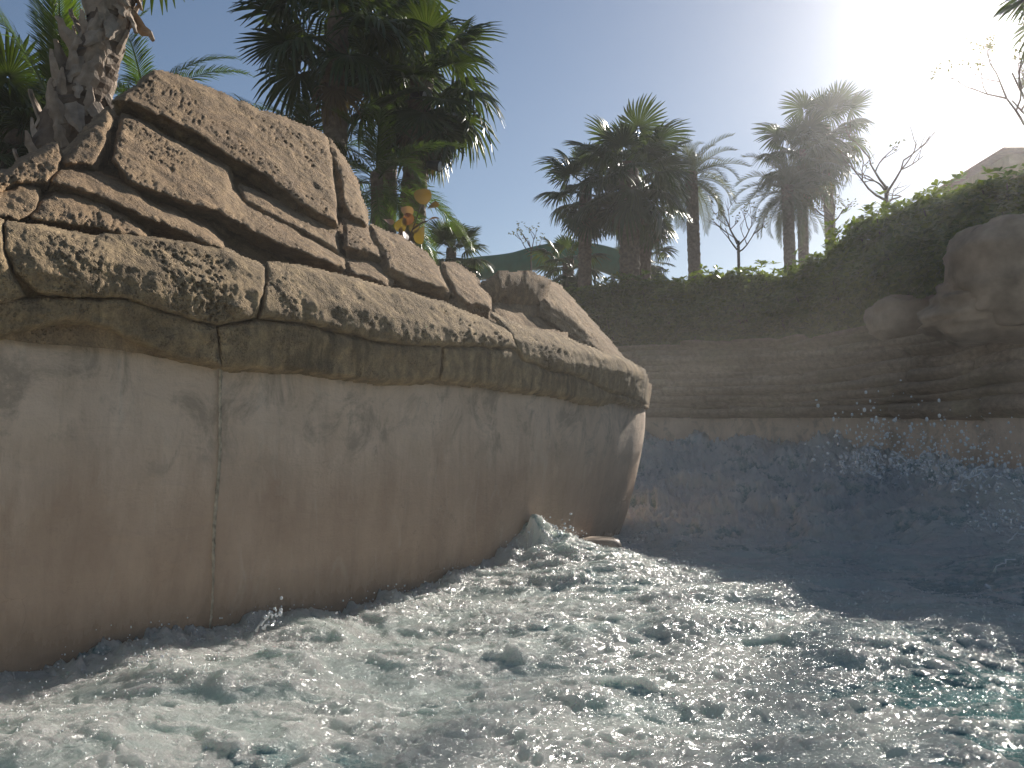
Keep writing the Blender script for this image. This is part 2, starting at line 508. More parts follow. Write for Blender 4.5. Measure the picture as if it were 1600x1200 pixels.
# the rock outcrop on top of it
rock = thing('rock_outcrop', 'layered tan carved rock outcrop with pitted slabs above the curved channel wall', 'rock')
LEDGE = {
 'a': ([(-160, 318), (-60, 335), (2, 346), (4, 390), (18, 430), (40, 462), (10, 474), (-160, 470)], .10),
 'b': ([(9, 349), (60, 356), (150, 374), (166, 368), (250, 376), (350, 391), (413, 418), (411, 455), (399, 494), (340, 507), (300, 499), (240, 480), (190, 463), (125, 463), (60, 455), (24, 425), (9, 390)], .11),
 'c': ([(419, 412), (480, 420), (560, 440), (620, 456), (690, 476), (740, 495), (798, 520), (806, 544), (760, 538), (690, 538), (640, 538), (590, 531), (520, 513), (470, 501), (408, 495), (417, 450)], .10),
 'd': ([(770, 492), (815, 514), (870, 526), (920, 546), (970, 562), (1004, 580), (1010, 600), (1008, 628), (962, 612), (942, 604), (900, 584), (860, 577), (817, 560), (808, 543), (802, 522)], .09),
 'e': ([(-160, 474), (45, 468), (75, 464), (130, 470), (200, 468), (260, 488), (335, 512), (343, 570), (290, 560), (230, 541), (165, 509), (100, 498), (50, 511), (-30, 532), (-160, 540)], .05),
 'f': ([(341, 513), (405, 502), (470, 508), (590, 538), (687, 545), (684, 591), (640, 596), (560, 591), (470, 577), (348, 571)], .055),
 'g': ([(694, 545), (800, 550), (815, 567), (860, 585), (900, 591), (938, 611), (960, 618), (1007, 634), (960, 620), (935, 628), (860, 612), (800, 606), (750, 598), (692, 590)], .05),
}
for k, (pl, th) in LEDGE.items():
    slab('ledge_stone', pl, off_ledge, M_LEDGE, rock, thick=th * .62, rim=2.6, pit=.75 if k in 'abcd' else .1, rough=.8, seed=ord(k), edge=2.0, grow=1.6, plunge=.012, outer=9)
UPPER = [
 ([(176, 160), (243, 111), (300, 127), (345, 147), (400, 172), (455, 190), (508, 213), (520, 250), (523, 300), (524, 350), (490, 332), (466, 320), (430, 290), (392, 264), (362, 250), (310, 212), (255, 186), (205, 162)], .16, .06),
 ([(90, 256), (148, 187), (168, 170), (174, 182), (160, 232), (144, 258)], .14, .05),
 ([(190, 178), (215, 186), (262, 217), (300, 231), (360, 263), (362, 297), (390, 319), (430, 341), (480, 369), (536, 402), (533, 414), (470, 394), (420, 374), (372, 349), (340, 331), (300, 319), (250, 301), (207, 284), (182, 252), (184, 215)], .13, .09),
 ([(376, 291), (430, 313), (480, 336), (523, 361), (529, 391), (480, 363), (430, 336), (386, 311)], .03, .05),
 ([(516, 219), (536, 246), (560, 290), (571, 334), (571, 350), (546, 336), (536, 308), (530, 260)], .12, .06),
 ([(538, 341), (575, 354), (594, 385), (599, 404), (575, 396), (541, 386)], .09, .06),
 ([(580, 354), (620, 370), (665, 395), (690, 425), (704, 456), (690, 449), (640, 436), (606, 420), (594, 385)], .12, .06),
 ([(541, 407), (580, 412), (600, 424), (615, 441), (590, 438), (545, 427)], .10, .05),
 ([(691, 411), (712, 414), (740, 432), (764, 466), (764, 482), (725, 474), (708, 456), (697, 432)], .12, .05),
 ([(93, 262), (110, 262), (160, 270), (210, 290), (235, 314), (290, 335), (320, 351), (350, 376), (345, 388), (310, 381), (270, 357), (215, 337), (150, 307), (95, 292), (74, 286)], .13, .06),
 ([(40, 338), (65, 311), (85, 299), (130, 303), (165, 316), (205, 341), (231, 363), (228, 371), (185, 366), (120, 353), (60, 347)], .12, .05),
 ([(-90, 330), (-40, 275), (8, 266), (50, 240), (90, 224), (96, 246), (74, 288), (40, 286), (5, 290), (-30, 330)], .14, .03),
 ([(-120, 320), (-20, 300), (10, 298), (30, 289), (62, 292), (56, 328), (28, 346), (-120, 322)], .14, .03),
 ([(755, 442), (780, 428), (830, 427), (858, 439), (846, 470), (828, 476), (770, 470), (753, 460)], .10, .03),
 ([(842, 440), (864, 442), (900, 468), (930, 498), (962, 530), (986, 555), (1003, 576), (1004, 590), (985, 585), (958, 566), (930, 546), (905, 512), (870, 486), (852, 470)], .12, .04),
 ([(768, 478), (840, 478), (890, 500), (905, 519), (860, 509), (800, 500), (772, 490)], .08, .05),
 ([(850, 516), (885, 509), (906, 526), (903, 536), (870, 526)], .09, .04),
 ([(780, 499), (830, 515), (885, 522), (884, 532), (840, 527), (800, 512)], .12, .04),
 ([(912, 540), (948, 545), (985, 582), (950, 566)], .11, .03),
]
for i, (pl, th, ti) in enumerate(UPPER):
    slab('rock_slab', pl, off_upper if i not in (13, 15, 16) else (lambda z: np.interp(z, [1.5, 3.0], [-.58, -.43])), M_ROCK, rock, thick=th * .8, tilt=ti * (2.5 if i not in (13, 15, 16) else .3), rim=(2.5 if i not in (13, 15, 16) else 9), rough=(1 if i < 13 else .5 if i in (13, 15) else 1.4), pit=(1.1 if i not in (13, 15) else .1), seed=i * 3.1, plunge=.008, outer=20)

# core of the outcrop: fills the cracks, runs over the crest and down behind it
CRU = [-400, 0, 60, 100, 170, 243, 320, 400, 508, 560, 575, 690, 745, 765, 780, 830, 860, 930, 1003, 1016]
CRV = [300, 290, 255, 250, 190, 128, 152, 188, 228, 300, 360, 428, 455, 482, 452, 450, 462, 520, 592, 606]
cs = np.arange(1.2, 15.4, .06); rows = []
zs = np.arange(1.34, 5.2, .05)
for s_ in cs:
    z_ = zs
    offs = np.minimum(off_ledge(z_) - .03, np.where(z_ > 1.72, off_upper(z_) - .11, 9))
    x = np.interp(s_, _sl, _seg[:, 0]); y = np.interp(s_, _sl, _seg[:, 1])
    nx = np.interp(s_, _sl, _n[:, 0]); ny = np.interp(s_, _sl, _n[:, 1])
    X = x + nx * offs; Y = y + ny * offs
    pu, pv = proj(X, Y, z_)
    okk = (pv > np.interp(pu, CRU, CRV)) | (z_ < 1.6)
    kmax = int(np.argmin(okk)) - 1 if not okk.all() else len(z_) - 1
    kmax = max(kmax, 3)
    kk = np.linspace(0, kmax, 44)
    Xr = np.interp(kk, np.arange(len(z_)), X); Yr = np.interp(kk, np.arange(len(z_)), Y); Zr = np.interp(kk, np.arange(len(z_)), z_)
    zc, oc = Zr[-1], offs[kmax]
    back = [(oc - .25, zc - .02), (oc - .6, zc - .2), (oc - 1.1, max(zc - .8, 1.5)), (oc - 1.8, 1.4)]
    pts = [(a, b, c) for a, b, c in zip(Xr, Yr, Zr)] + [(x + nx * o, y + ny * o, z2) for o, z2 in back]
    rows.append(pts)
Rw = np.array(rows); nr = Rw.shape[1]
Vc = Rw.reshape(-1, 3).copy()
d_ = fbm(Vc[:, 0] * 3, Vc[:, 1] * 3, Vc[:, 2] * 3, 4) * .03
Vc += d_[:, None] * np.array([.5, -.5, .5])
link('rock_core', mesh_np('rock_core', Vc, grid_faces(nr, len(cs)), M_ROCK), rock)

# ------------------------------------------------------------------ ground, island soil
def soil_sheet(name, x0, x1, y0, y1, st, zf, keepf):
    xs = np.arange(x0, x1 + st / 2, st); ys = np.arange(y0, y1 + st / 2, st)
    X, Y = np.meshgrid(xs, ys)
    Zz = zf(X, Y)
    k = keepf(X, Y)
    F = grid_faces(len(xs), len(ys), k)
    V, F, _ = compact(np.stack([X, Y, Zz], -1).reshape(-1, 3), F)
    return struct(link(name, mesh_np(name, V, F, M_GROUND)))
soil_sheet('island_ground', -14, 1.2, -1, 26, .25, lambda X, Y: 1.45 + .5 * sstep(-.6, -2.5, Dfun(X, Y)) + .05 * fbm(X, Y, X * 0, 3), lambda X, Y: Dfun(X, Y) < -.35)
gs = [-130, -60, -30, 30, 60, 130]
X, Y = np.meshgrid(gs, gs)
struct(link('ground', mesh_np('ground', np.stack([X, Y, X * 0 - 1.2], -1).reshape(-1, 3), grid_faces(6, 6), M_GROUND)))

# ------------------------------------------------------------------ far bank (right)
BANK = smooth_poly([(13.5, -4.5), (12.4, 3), (10.6, 9), (7.9, 12.0), (6.7, 14.6), (4.9, 17.8), (2.1, 19.9), (-.9, 22.0), (-5.4, 27), (-14, 35)], 16)
_bt = np.gradient(BANK, axis=0); _bt /= np.linalg.norm(_bt, axis=1)[:, None]
_bn = np.stack([-_bt[:, 1], _bt[:, 0]], 1)                    # towards the channel
_bs = np.concatenate([[0], np.cumsum(np.linalg.norm(np.diff(BANK, axis=0), axis=1))])
def bank_pt(s, o, z):
    return np.stack([np.interp(s, _bs, BANK[:, 0]) + np.interp(s, _bs, _bn[:, 0]) * o,
                     np.interp(s, _bs, BANK[:, 1]) + np.interp(s, _bs, _bn[:, 1]) * o, z + 0 * s], -1)
_bu = proj(BANK[:, 0], BANK[:, 1], np.full(len(BANK), 1.7))[0]
def s_at_u(u):
    m = (BANK[:, 1] > 8) & (BANK[:, 1] < 24)
    o = np.argsort(_bu[m]); return float(np.interp(u, _bu[m][o], _bs[m][o]))
S_L, S_R = s_at_u(1000), s_at_u(1610)

def bank_line(us, vs_, back):
    ss_ = np.array([s_at_u(u) for u in us]); yy = np.array([np.interp(q, _bs, BANK[:, 1]) for q in ss_])
    zz_ = np.array([P(u, v, y + back).z for u, v, y in zip(us, vs_, yy)]); o = np.argsort(ss_)
    return lambda s: np.interp(s, ss_[o], zz_[o])
bank_top = bank_line([1000, 1200, 1330, 1400, 1480, 1560, 1640], [545, 542, 515, 492, 468, 400, 365], .9)     # top of the rock along the bank
ZBf = bank_line([1000, 1300, 1600], [650, 650, 650], 0)                                                 # top of the plaster
def bank_surf(s, t):      # t = 0..1 from the top of the plaster to the top of the rock
    H = bank_top(s) - ZBf(s)
    z = ZBf(s) + H * t
    o = .08 - .14 * np.clip(t * H / .7, 0, 1) - .62 * np.clip(t * H - .6, 0, 9)
    return bank_pt(s, o, z)

bw = thing('far_channel_wall', 'shaded brown plaster channel wall at the foot of the far rock bank', 'wall')
ss2 = np.arange(0, _bs[-1], .15); zz2 = np.arange(-.9, 1.72, .1)
S, Z = np.meshgrid(ss2, zz2)
Zw = np.minimum(Z.ravel(), ZBf(S.ravel()) + .06)
Wp = bank_pt(S.ravel(), .01 * fbm(S.ravel(), Z.ravel(), S.ravel() * 0, 3), Zw + (Z.ravel() - Zw) * .01)
link('plaster_face', mesh_np('plaster_face', Wp, grid_faces(len(ss2), len(zz2)), M_PLASTER), bw)

bank = thing('rock_bank', 'long shaded bank of thin stratified brown rock below the hedge', 'rock')
tt = np.linspace(0, 1, 36)
S, T = np.meshgrid(np.arange(1, _bs[-1] - 1, .1), tt)
Wp = bank_surf(S.ravel(), T.ravel())
Wp += (.05 * fbm(Wp[:, 0] * 1.2, Wp[:, 1] * 1.2, Wp[:, 2] * 5, 4))[:, None] * np.array([-.4, -.7, .4]) - np.array([-.03, -.05, .03])
top2 = Wp.reshape(36, -1, 3)[-1]
ext = [top2 + np.array([.35, .6, -.05]), top2 + np.array([1.2, 2.0, -.1])]
Wp = np.concatenate([Wp] + ext)
link('rock_core', mesh_np('rock_core', Wp, grid_faces(S.shape[1], 38), M_BANK), bank)

def bank_stone(s0, s1, t0, t1, th, seed):
    ns = max(10, int((s1 - s0) / .045)); H = float(bank_top(.5 * (s0 + s1)) - ZBf(.5 * (s0 + s1)))
    ntt = max(8, int((t1 - t0) * H / .028))
    S, T = np.meshgrid(np.linspace(-.12, 1.12, ns), np.linspace(-.2, 1.2, ntt))
    sm = s0 + (s1 - s0) * S; slope = .10 * math.sin(seed * 2.3)
    tm = t0 + (t1 - t0) * T + slope * (S - .5) * (t1 - t0)
    B = bank_surf(sm.ravel(), np.clip(tm, -.03, 1.05).ravel()).reshape(*S.shape, 3)
    du = np.gradient(B, axis=1); dv = np.gradient(B, axis=0)
    N = np.cross(du, dv); N /= np.linalg.norm(N, axis=2)[..., None] + 1e-12
    if (N[..., 1].mean() > 0): N = -N
    dS = np.minimum(S, 1 - S) * (s1 - s0); dT = np.minimum(T, 1 - T) * (t1 - t0) * H
    dS = dS + .05 * fbm(B[..., 0].ravel() * 2 + seed, B[..., 1].ravel() * 2, B[..., 2].ravel() * 6, 3).reshape(S.shape)
    dT = dT + .03 * fbm(B[..., 0].ravel() * 1.5 + seed, B[..., 1].ravel() * 1.5, B[..., 2].ravel() * 3, 3).reshape(S.shape)
    d = np.minimum(dS, dT)
    h = np.where(d > 0, th * (1 - np.exp(-np.maximum(d, 0) / .03)), d * 2.0)
    h = np.maximum(h, -.12) + .02 * fbm(B[..., 0].ravel() * 4, B[..., 1].ravel() * 4, B[..., 2].ravel() * 14 + seed, 4).reshape(S.shape) + th * .5 * (1 - T) * (d > 0)
    Pp = B + N * h[..., None]
    F = grid_faces(S.shape[1], S.shape[0], d > -.06)
    if len(F) == 0: return
    V, F, _ = compact(Pp.reshape(-1, 3), F)
    link('rock_slab', mesh_np('rock_slab', V, F, M_BANK), bank)

k = 0
t = 0.0
while t < .97:
    dt = random.uniform(.07, .14)
    s = S_R - 5 + random.random()
    while s < S_L + 2:
        L = random.uniform(.6, 2.6) if t > .14 else random.uniform(.5, 1.6)
        bank_stone(s, s + L, t + random.uniform(-.01, .015), min(t + dt * random.uniform(.85, 1.15), 1.02), random.uniform(.07, .24), k * 1.37)
        s += L + random.uniform(.01, .06); k += 1
    t += dt

def boulder(name, label, c, r, seed, parent=None, strata=.05):
    n, m = 72, 40
    th, ph = np.meshgrid(np.linspace(0, 2 * math.pi, n), np.linspace(-math.pi / 2, math.pi / 2, m))
    x, y, z = (np.cos(ph) * np.cos(th)).ravel(), (np.cos(ph) * np.sin(th)).ravel(), np.sin(ph).ravel()
    e = .75
    x, y, z = np.sign(x) * abs(x) ** e, np.sign(y) * abs(y) ** e, np.sign(z) * abs(z) ** e
    d = 1 + .12 * fbm(x * 1.2 + seed, y * 1.2, z * 1.2, 4) + strata * gn(x * .7, y * .7 + seed, z * 7) + .03 * fbm(x * 5, y * 5, z * 9, 3)
    V = np.stack([x * d * r[0] , y * d * r[1], z * d * r[2]], -1)
    o = link(name, mesh_np(name, V, grid_faces(n, m), M_BOULDER), parent, c)
    if label: tag(o, label, 'boulder')
    return o
boulder('boulder', 'rounded low boulder resting on the far rock bank below the hedge', P(1420, 498, 16.0), (.64, .5, .38), 3)
boulder('boulder', 'tall smooth boulder rising beside the hedge at the high end of the rock bank', P(1592, 425, 13.6), (.95, .8, .78), 9)
boulder('boulder', 'broad layered boulder at the foot of the tall smooth boulder', P(1560, 488, 13.9), (1.0, .7, .45), 15, None, .09)

# soil behind the far bank
def bank_d(X, Y):
    return poly_sd(X, Y, np.concatenate([BANK, [(-14, 80), (60, 80), (60, -4.5)]]))
soil_sheet('bank_ground', -14, 60, -4, 80, .6, lambda X, Y: 1.7 + 1.2 * sstep(.6, 2.5, bank_d(X, Y)) + 1.6 * sstep(5, 13, X) * sstep(1.2, 4, bank_d(X, Y)), lambda X, Y: bank_d(X, Y) > .3)

# ------------------------------------------------------------------ water
def lines(spec):
    out = []
    for a, b, d in spec: out += list(np.arange(a, b - d * .5, d))
    out.append(spec[-1][1]); return np.array(out)
wx = lines([(-12, -3, .15), (-3, -2.2, .03), (-2.2, 3.2, .0115), (3.2, 6.2, .022), (6.2, 10.5, .05), (10.5, 16.5, .15)])
wy = lines([(-6, 2.2, .12), (2.2, 4.6, .0105), (4.6, 7.2, .014), (7.2, 9.5, .02), (9.5, 13.8, .032), (13.8, 21, .06), (21, 28, .2)])
X, Y = np.meshgrid(wx, wy); sh = X.shape
inb = -poly_sd(X.ravel(), Y.ravel(), np.concatenate([BANK[::4], [(-14, 80), (60, 80), (60, -4.5)]])).reshape(sh)
DI = Dfun(X, Y)
keep = (DI > -.45) & (inb > -.15)
x, y = X.ravel(), Y.ravel()
amp = (.55 + .45 * sstep(-.9, .4, fbm(x * .5, y * .5, x * 0 + 4, 2)))
q1x = fbm(x * .8 + 3, y * .8, x * 0 + 1, 2) * .30; q1y = fbm(x * .8 + 9, y * .8 + 4, x * 0 + 2, 2) * .30
xa, ya = x + q1x, y + q1y
base = 1.12 * np.clip((y - 8.8) / 10.5, 0, 1.1) ** 1.25 + .12 * sstep(3.5, 6.0, x) * sstep(6, 9, y)
def bump2(cx, cy, r, a): return a * np.exp(-((x - cx) ** 2 + (y - cy) ** 2) / (r * r))
base += bump2(.28, 7.4, .42, .17) * (1 + .75 * fbm(x * 3.5, y * 3.5, x * 0 + 41, 3, .5)) + bump2(.55, 6.9, 1.1, .13) + bump2(-.6, 5.5, .9, -.085) + bump2(-2.1, 3.85, .3, .10) + bump2(-1.0, 5.0, .22, .07) + bump2(3.0, 7.3, .8, -.16) + bump2(4.7, 10.3, .8, .34) + bump2(5.9, 10.6, .9, .36) + bump2(2.6, 12.2, .9, .16) + bump2(3.2, 16.5, .8, .22) + bump2(5.5, 17, .8, .2) + bump2(-1.95, 3.75, .35, -.12) + bump2(.9, 5.2, .9, .08) + bump2(2.2, 3.4, .7, -.08)
big = fbm(xa * 1.05, ya * 1.4, x * 0, 3, .38)
big = np.where(big < -.15, -.15 + (big + .15) * .35, big)
rid = 1 - np.abs(fbm(xa * 2.3 + 5, ya * 3.0, x * 0 + 3, 2)) * 1.8
rid = np.maximum(rid, .2) + .12 * np.minimum(rid - .2, 0)
bil = np.abs(fbm(xa * 6 + 2, ya * 7, x * 0 + 6, 2))
q2x = fbm(x * 5 + 3, y * 5, x * 0 + 11, 2) * .06; q2y = fbm(x * 5 + 9, y * 5 + 4, x * 0 + 12, 2) * .06
bil2 = np.abs(fbm((x + q2x) * 17, (y + q2y) * 19, x * 0 + 8, 2))
fine = .55 - np.abs(gn((x + q2x) * 27, (y + q2y) * 31, x * 0 + 9)) * 1.6 + .55 * (.5 - np.abs(gn((x + q2x * 2) * 58, (y + q2y * 2) * 62, x * 0 + 19)) * 1.6)
foamn = fbm(xa * .75 + 50, ya * 1.1 + 20, x * 0, 3)
clear = sstep(.9, 1.9, x - .55 * (y - 3.0) * 0) * sstep(5.2, 3.2, y)                 # clearer, glassier water right in front
foam = np.clip(.78 + .18 * sstep(9, 6, y) + .7 * foamn + .55 * (rid - .5) + 1.2 * (bil - .2) + .5 * sstep(-.6, -1.5, x) * sstep(5, 4, y) - .75 * clear - .35 * sstep(2.2, 3.2, x) * sstep(8.4, 6.8, y), 0, 1)
foam = np.maximum(foam, .42 * (1 - clear))
froth = .7 * sstep(8, 10.5, y) + sstep(-.5, .25, fbm(xa * 1.7 + 70, ya * 3.2 + 3, x * 0 + 2, 4, .6) + .5 * (rid - .55))
froth = np.clip(froth + np.exp(-(np.clip(DI.ravel(), 0, 9) / .2) ** 2), 0, 1)
ft = sstep(.2, .8, foam) * (.3 + .7 * froth)
h = base + amp * (.09 * big + .026 * (rid - .5)) * (1 + 2.8 * sstep(8, 12, y)) + (.35 + .65 * ft) * (.017 * (bil - .25) + .011 * (bil2 - .25)) * (1 + 6.0 * sstep(8, 12, y)) + (.4 + .6 * ft) * .0085 * fine
swl = np.exp(-(np.clip(DI.ravel(), 0, 9) / .13) ** 2)
h = h + swl * (.07 * np.clip(fbm(x * 4.5, y * 4.5, x * 0 + 31, 3), 0, 1) + .05 * np.clip(.55 - 1.5 * np.abs(gn(x * 11, y * 11, x * 0 + 32)), 0, 1) + .03 * np.clip(.5 - 1.5 * np.abs(gn(x * 26, y * 26, x * 0 + 33)), 0, 1)) * (y < 9)
hx = (q2x * .4 + q1x * .25 + .02 * fbm(x * 13, y * 13, x * 0 + 21, 2)); hy = (q2y * .4 + q1y * .25 + .02 * fbm(x * 13 + 6, y * 13, x * 0 + 22, 2))
V = np.stack([x + hx, y + hy, h], -1)
WH = (wx, wy, h.reshape(sh))
F = grid_faces(sh[1], sh[0], keep)
V, F, used = compact(V, F)

def water_mat():
    t = NT('churning_water')
    at = t.n('ShaderNodeAttribute', attribute_name='foam').outputs['Fac']
    fr = t.n('ShaderNodeAttribute', attribute_name='froth').outputs['Fac']
    br = t.noise(38, 5, .7)
    f = t.math('ADD', at, t.math('MULTIPLY', t.math('SUBTRACT', br, .5), .9))
    f = t.ramp(f, [(.22, 0), (.75, 1)])
    col = t.mix(f, (.10, .25, .24), t.mix(t.math('MULTIPLY', fr, t.ramp(t.noise(9, 6, .7), [(.3, .45), (.6, 1)])), (.70, .76, .70), (.90, .88, .82)))
    vor = t.n('ShaderNodeTexVoronoi'); t.set(vor.inputs['Vector'], t.pos()); vor.inputs['Scale'].default_value = 75
    hb = t.math('ADD', t.math('MULTIPLY', vor.outputs['Distance'], .5), t.math('MULTIPLY', t.noise(48, 7, .74), 1.4))
    hb = t.math('MULTIPLY', hb, t.math('ADD', t.math('MULTIPLY', fr, .62), .38))
    nb = t.bump(hb, .9, .017)
    t.fin(col, t.ramp(f, [(0, .07), (1, .14)]), nb)
    t.b.inputs['IOR'].default_value = 1.33
    t.set(t.b.inputs['Subsurface Weight'], t.math('MULTIPLY', f, .7)); t.b.inputs['Subsurface Radius'].default_value = (.8, .95, .9); t.b.inputs['Subsurface Scale'].default_value = .16
    tr = t.n('ShaderNodeBsdfTranslucent'); t.set(tr.inputs[0], col)
    mx = t.n('ShaderNodeMixShader'); t.set(mx.inputs[0], t.math('MULTIPLY', f, .45))
    t.set(mx.inputs[1], t.b.outputs[0]); t.set(mx.inputs[2], tr.outputs[0])
    t.t.links.new(mx.outputs[0], t.out.inputs[0])
    return t.m
M_WATER = water_mat()
wm = mesh_np('water', V, F, M_WATER)
a = wm.attributes.new('froth', 'FLOAT', 'POINT'); a.data.foreach_set('value', froth[used].astype(np.float32))
a = wm.attributes.new('foam', 'FLOAT', 'POINT'); a.data.foreach_set('value', foam[used].astype(np.float32))
struct(link('water', wm))
# pool bed under it
struct(link('pool_bed', mesh_np('pool_bed', np.array([(-12, -6, -.85), (17, -6, -.85), (17, 28, -.85), (-12, 28, -.85)]), np.array([[0, 1, 2, 3]]), M_BED, False)))

def wz(xp, yp):
    i = np.clip(np.searchsorted(wx, xp), 0, len(wx) - 1); j = np.clip(np.searchsorted(wy, yp), 0, len(wy) - 1)
    return WH[2][j, i]

# spray: droplets and short strings of water thrown up from the crests
t = NT('water_drop')
t.fin((.93, .95, .96), .08); t.b.inputs['IOR'].default_value = 1.33; t.b.inputs['Transmission Weight'].default_value = .25
M_DROP = t.m
ICO_V, ICO_F = [], []
ph = (1 + 5 ** .5) / 2
ICO_V = np.array([(-1, ph, 0), (1, ph, 0), (-1, -ph, 0), (1, -ph, 0), (0, -1, ph), (0, 1, ph), (0, -1, -ph), (0, 1, -ph), (ph, 0, -1), (ph, 0, 1), (-ph, 0, -1), (-ph, 0, 1)]) / math.sqrt(1 + ph * ph)
ICO_F = np.array([(0, 11, 5), (0, 5, 1), (0, 1, 7), (0, 7, 10), (0, 10, 11), (1, 5, 9), (5, 11, 4), (11, 10, 2), (10, 7, 6), (7, 1, 8), (3, 9, 4), (3, 4, 2), (3, 2, 6), (3, 6, 8), (3, 8, 9), (4, 9, 5), (2, 4, 11), (6, 2, 10), (8, 6, 7), (9, 8, 1)])
def drops(name, C, R):
    n = len(C)
    st = np.stack([rng.uniform(.7, 1.3, n), rng.uniform(.7, 1.3, n), rng.uniform(.7, 1.7, n)], -1)
    V = (C[:, None, :] + ICO_V[None] * (R[:, None] * st)[:, None, :]).reshape(-1, 3)
    F = (ICO_F[None] + 12 * np.arange(n)[:, None, None]).reshape(-1, 3)
    return mesh_np(name, V, F, M_DROP)
C, R, C2, R2 = [], [], [], []
def burst(u, v, Y, n, su, sv, r0, r1, up=True):
    for _ in range(n):
        a_, b_ = random.gauss(0, su), -abs(random.gauss(0, sv)) if up else random.gauss(0, sv)
        C.append(tuple(P(u + a_, v + b_, Y + random.gauss(0, .25)))); R.append(1.6 * random.uniform(r0, r1) * random.uniform(.5, 1))
burst(1345, 745, 10.3, 170, 38, 48, .004, .017)
burst(1440, 740, 10.2, 420, 70, 42, .004, .014)
burst(1530, 770, 10, 300, 45, 38, .004, .014)
burst(1410, 690, 10.3, 110, 80, 26, .003, .010, False)
burst(1580, 830, 7.6, 140, 40, 45, .004, .012)
burst(868, 862, 7.4, 420, 26, 15, .002, .006)
burst(600, 962, 5.6, 50, 40, 10, .002, .005)
burst(870, 845, 7.7, 90, 14, 14, .003, .009)
burst(425, 975, 4.75, 40, 14, 16, .003, .007)
burst(230, 1040, 4.3, 40, 40, 12, .003, .006)
for _ in range(1500):                                     # flecks just above the foam
    xp, yp = random.uniform(-2.0, 3.3), random.uniform(2.6, 8.2)
    if Dfun(np.array([xp]), np.array([yp]))[0] < .0: continue
    C2.append((xp, yp, wz(xp, yp) + abs(random.gauss(.006, .02)))); R2.append(random.uniform(.0015, .004))
stuff(tag(link('spray', drops('spray', np.array(C), np.array(R))), 'bright water droplets thrown up from the rapids', 'spray'))
mb = MB()
def string(u, v, du, dv, Y, n=7, r=.009):
    pts = []
    for i in range(n):
        f = i / (n - 1)
        pts.append(P(u + du * f + random.gauss(0, 2.5), v + dv * f + 14 * f * f * (1 if dv < 0 else 0) + random.gauss(0, 2.5), Y))
    mb.tube(pts, [r * random.uniform(.4, 1.3) * (1 - .6 * i / n) for i in range(n)], 5)
for a_ in ((1350, 728, 30, 25, 9.3), (1400, 705, 22, 22, 9.3), (1490, 765, 55, -48, 9.1), (1515, 745, 25, -30, 9.0), (1550, 750, 18, -22, 9.0), (1430, 715, 28, -18, 9.2),
           (1555, 890, 30, -30, 7.0), (1540, 915, 28, 22, 6.8), (1575, 850, 20, -30, 7.2), (398, 985, 30, -38, 4.72), (410, 982, 20, -20, 4.75), (845, 862, 14, -24, 7.3), (858, 858, 8, -28, 7.3), (868, 858, 12, -30, 7.3), (880, 860, 16, -20, 7.3), (892, 866, 20, -12, 7.3)):
    string(*a_)
stuff(tag(mb.build('splash_strings', M_DROP), 'thin ragged strings of splashing water among the droplets', 'splash'))

# froth: clots and beads of foam along the crests and the wall
sc_ = (rid - .5) + 1.5 * (bil2 - .2) + .8 * fine + rng.normal(size=rid.shape) * .5
near_wall = np.exp(-np.clip(DI.ravel() - .02, 0, 9) ** 2 / .006) * (DI.ravel() > -.06) * 1.1
sc_ = sc_ + near_wall
okp = keep.ravel() & (y > 2.4) & (y < 11) & (DI.ravel() > -.05) & (x < 5.8) & (foam > .25)
cand = np.nonzero(okp & (sc_ > .55))[0]
dens = (1.0 / np.maximum(y[cand], 2)) ** 0
sel = rng.choice(cand, min(7000, len(cand)), replace=False)
farc = np.nonzero(keep.ravel() & (y > 9) & (y < 18) & (x > .5) & (inb.ravel() > .1) & (rid + 1.2 * bil > .95))[0]
sel = np.concatenate([sel, rng.choice(farc, min(3500, len(farc)), replace=False)])
Cx = np.array(C2)
Rr = rng.uniform(.0012, .0038, len(sel)) * (.7 + .11 * y[sel])
Cc = np.stack([x[sel] + hx[sel], y[sel] + hy[sel], h[sel] + Rr * .4 + np.abs(rng.normal(size=len(sel))) * (.004 + .03 * near_wall[sel])], -1)
t = NT('foam_bead'); t.fin((.86, .88, .84), .15); t.b.inputs['IOR'].default_value = 1.33; t.b.inputs['Subsurface Weight'].default_value = .8; t.b.inputs['Subsurface Scale'].default_value = .02; t.b.inputs['Subsurface Radius'].default_value = (.8, .95, .9)
fm = drops('froth', np.concatenate([Cc, Cx]), np.concatenate([Rr, np.array(R2)])); fm.materials[0] = t.m
stuff(tag(link('froth', fm), 'white beads of froth along the wave crests and the wall', 'foam'))

# the submerged block at the end of the wall
V = []; n = 28
for zl, sc in ((-.6, 1.0), (.0, 1.0), (.08, .97), (.115, .9), (.125, .75)):
    for i in range(n):
        a_ = 2 * math.pi * i / n
        cx, cyy = math.copysign(abs(math.cos(a_)) ** .55, math.cos(a_)), math.copysign(abs(math.sin(a_)) ** .55, math.sin(a_))
        V.append((cx * .26 * sc, cyy * .22 * sc, zl))
F = [(r * n + i, r * n + (i + 1) % n, (r + 1) * n + (i + 1) % n, (r + 1) * n + i) for r in range(4) for i in range(n)] + [tuple(4 * n + i for i in range(n))]
pb = P(925, 872, 8.55)
tag(link('concrete_block', mesh_np('concrete_block', np.array(V), F, M_STONE), None, (pb.x, pb.y, pb.z + .05)), 'small rounded tan concrete block half under water at the wall end', 'block')

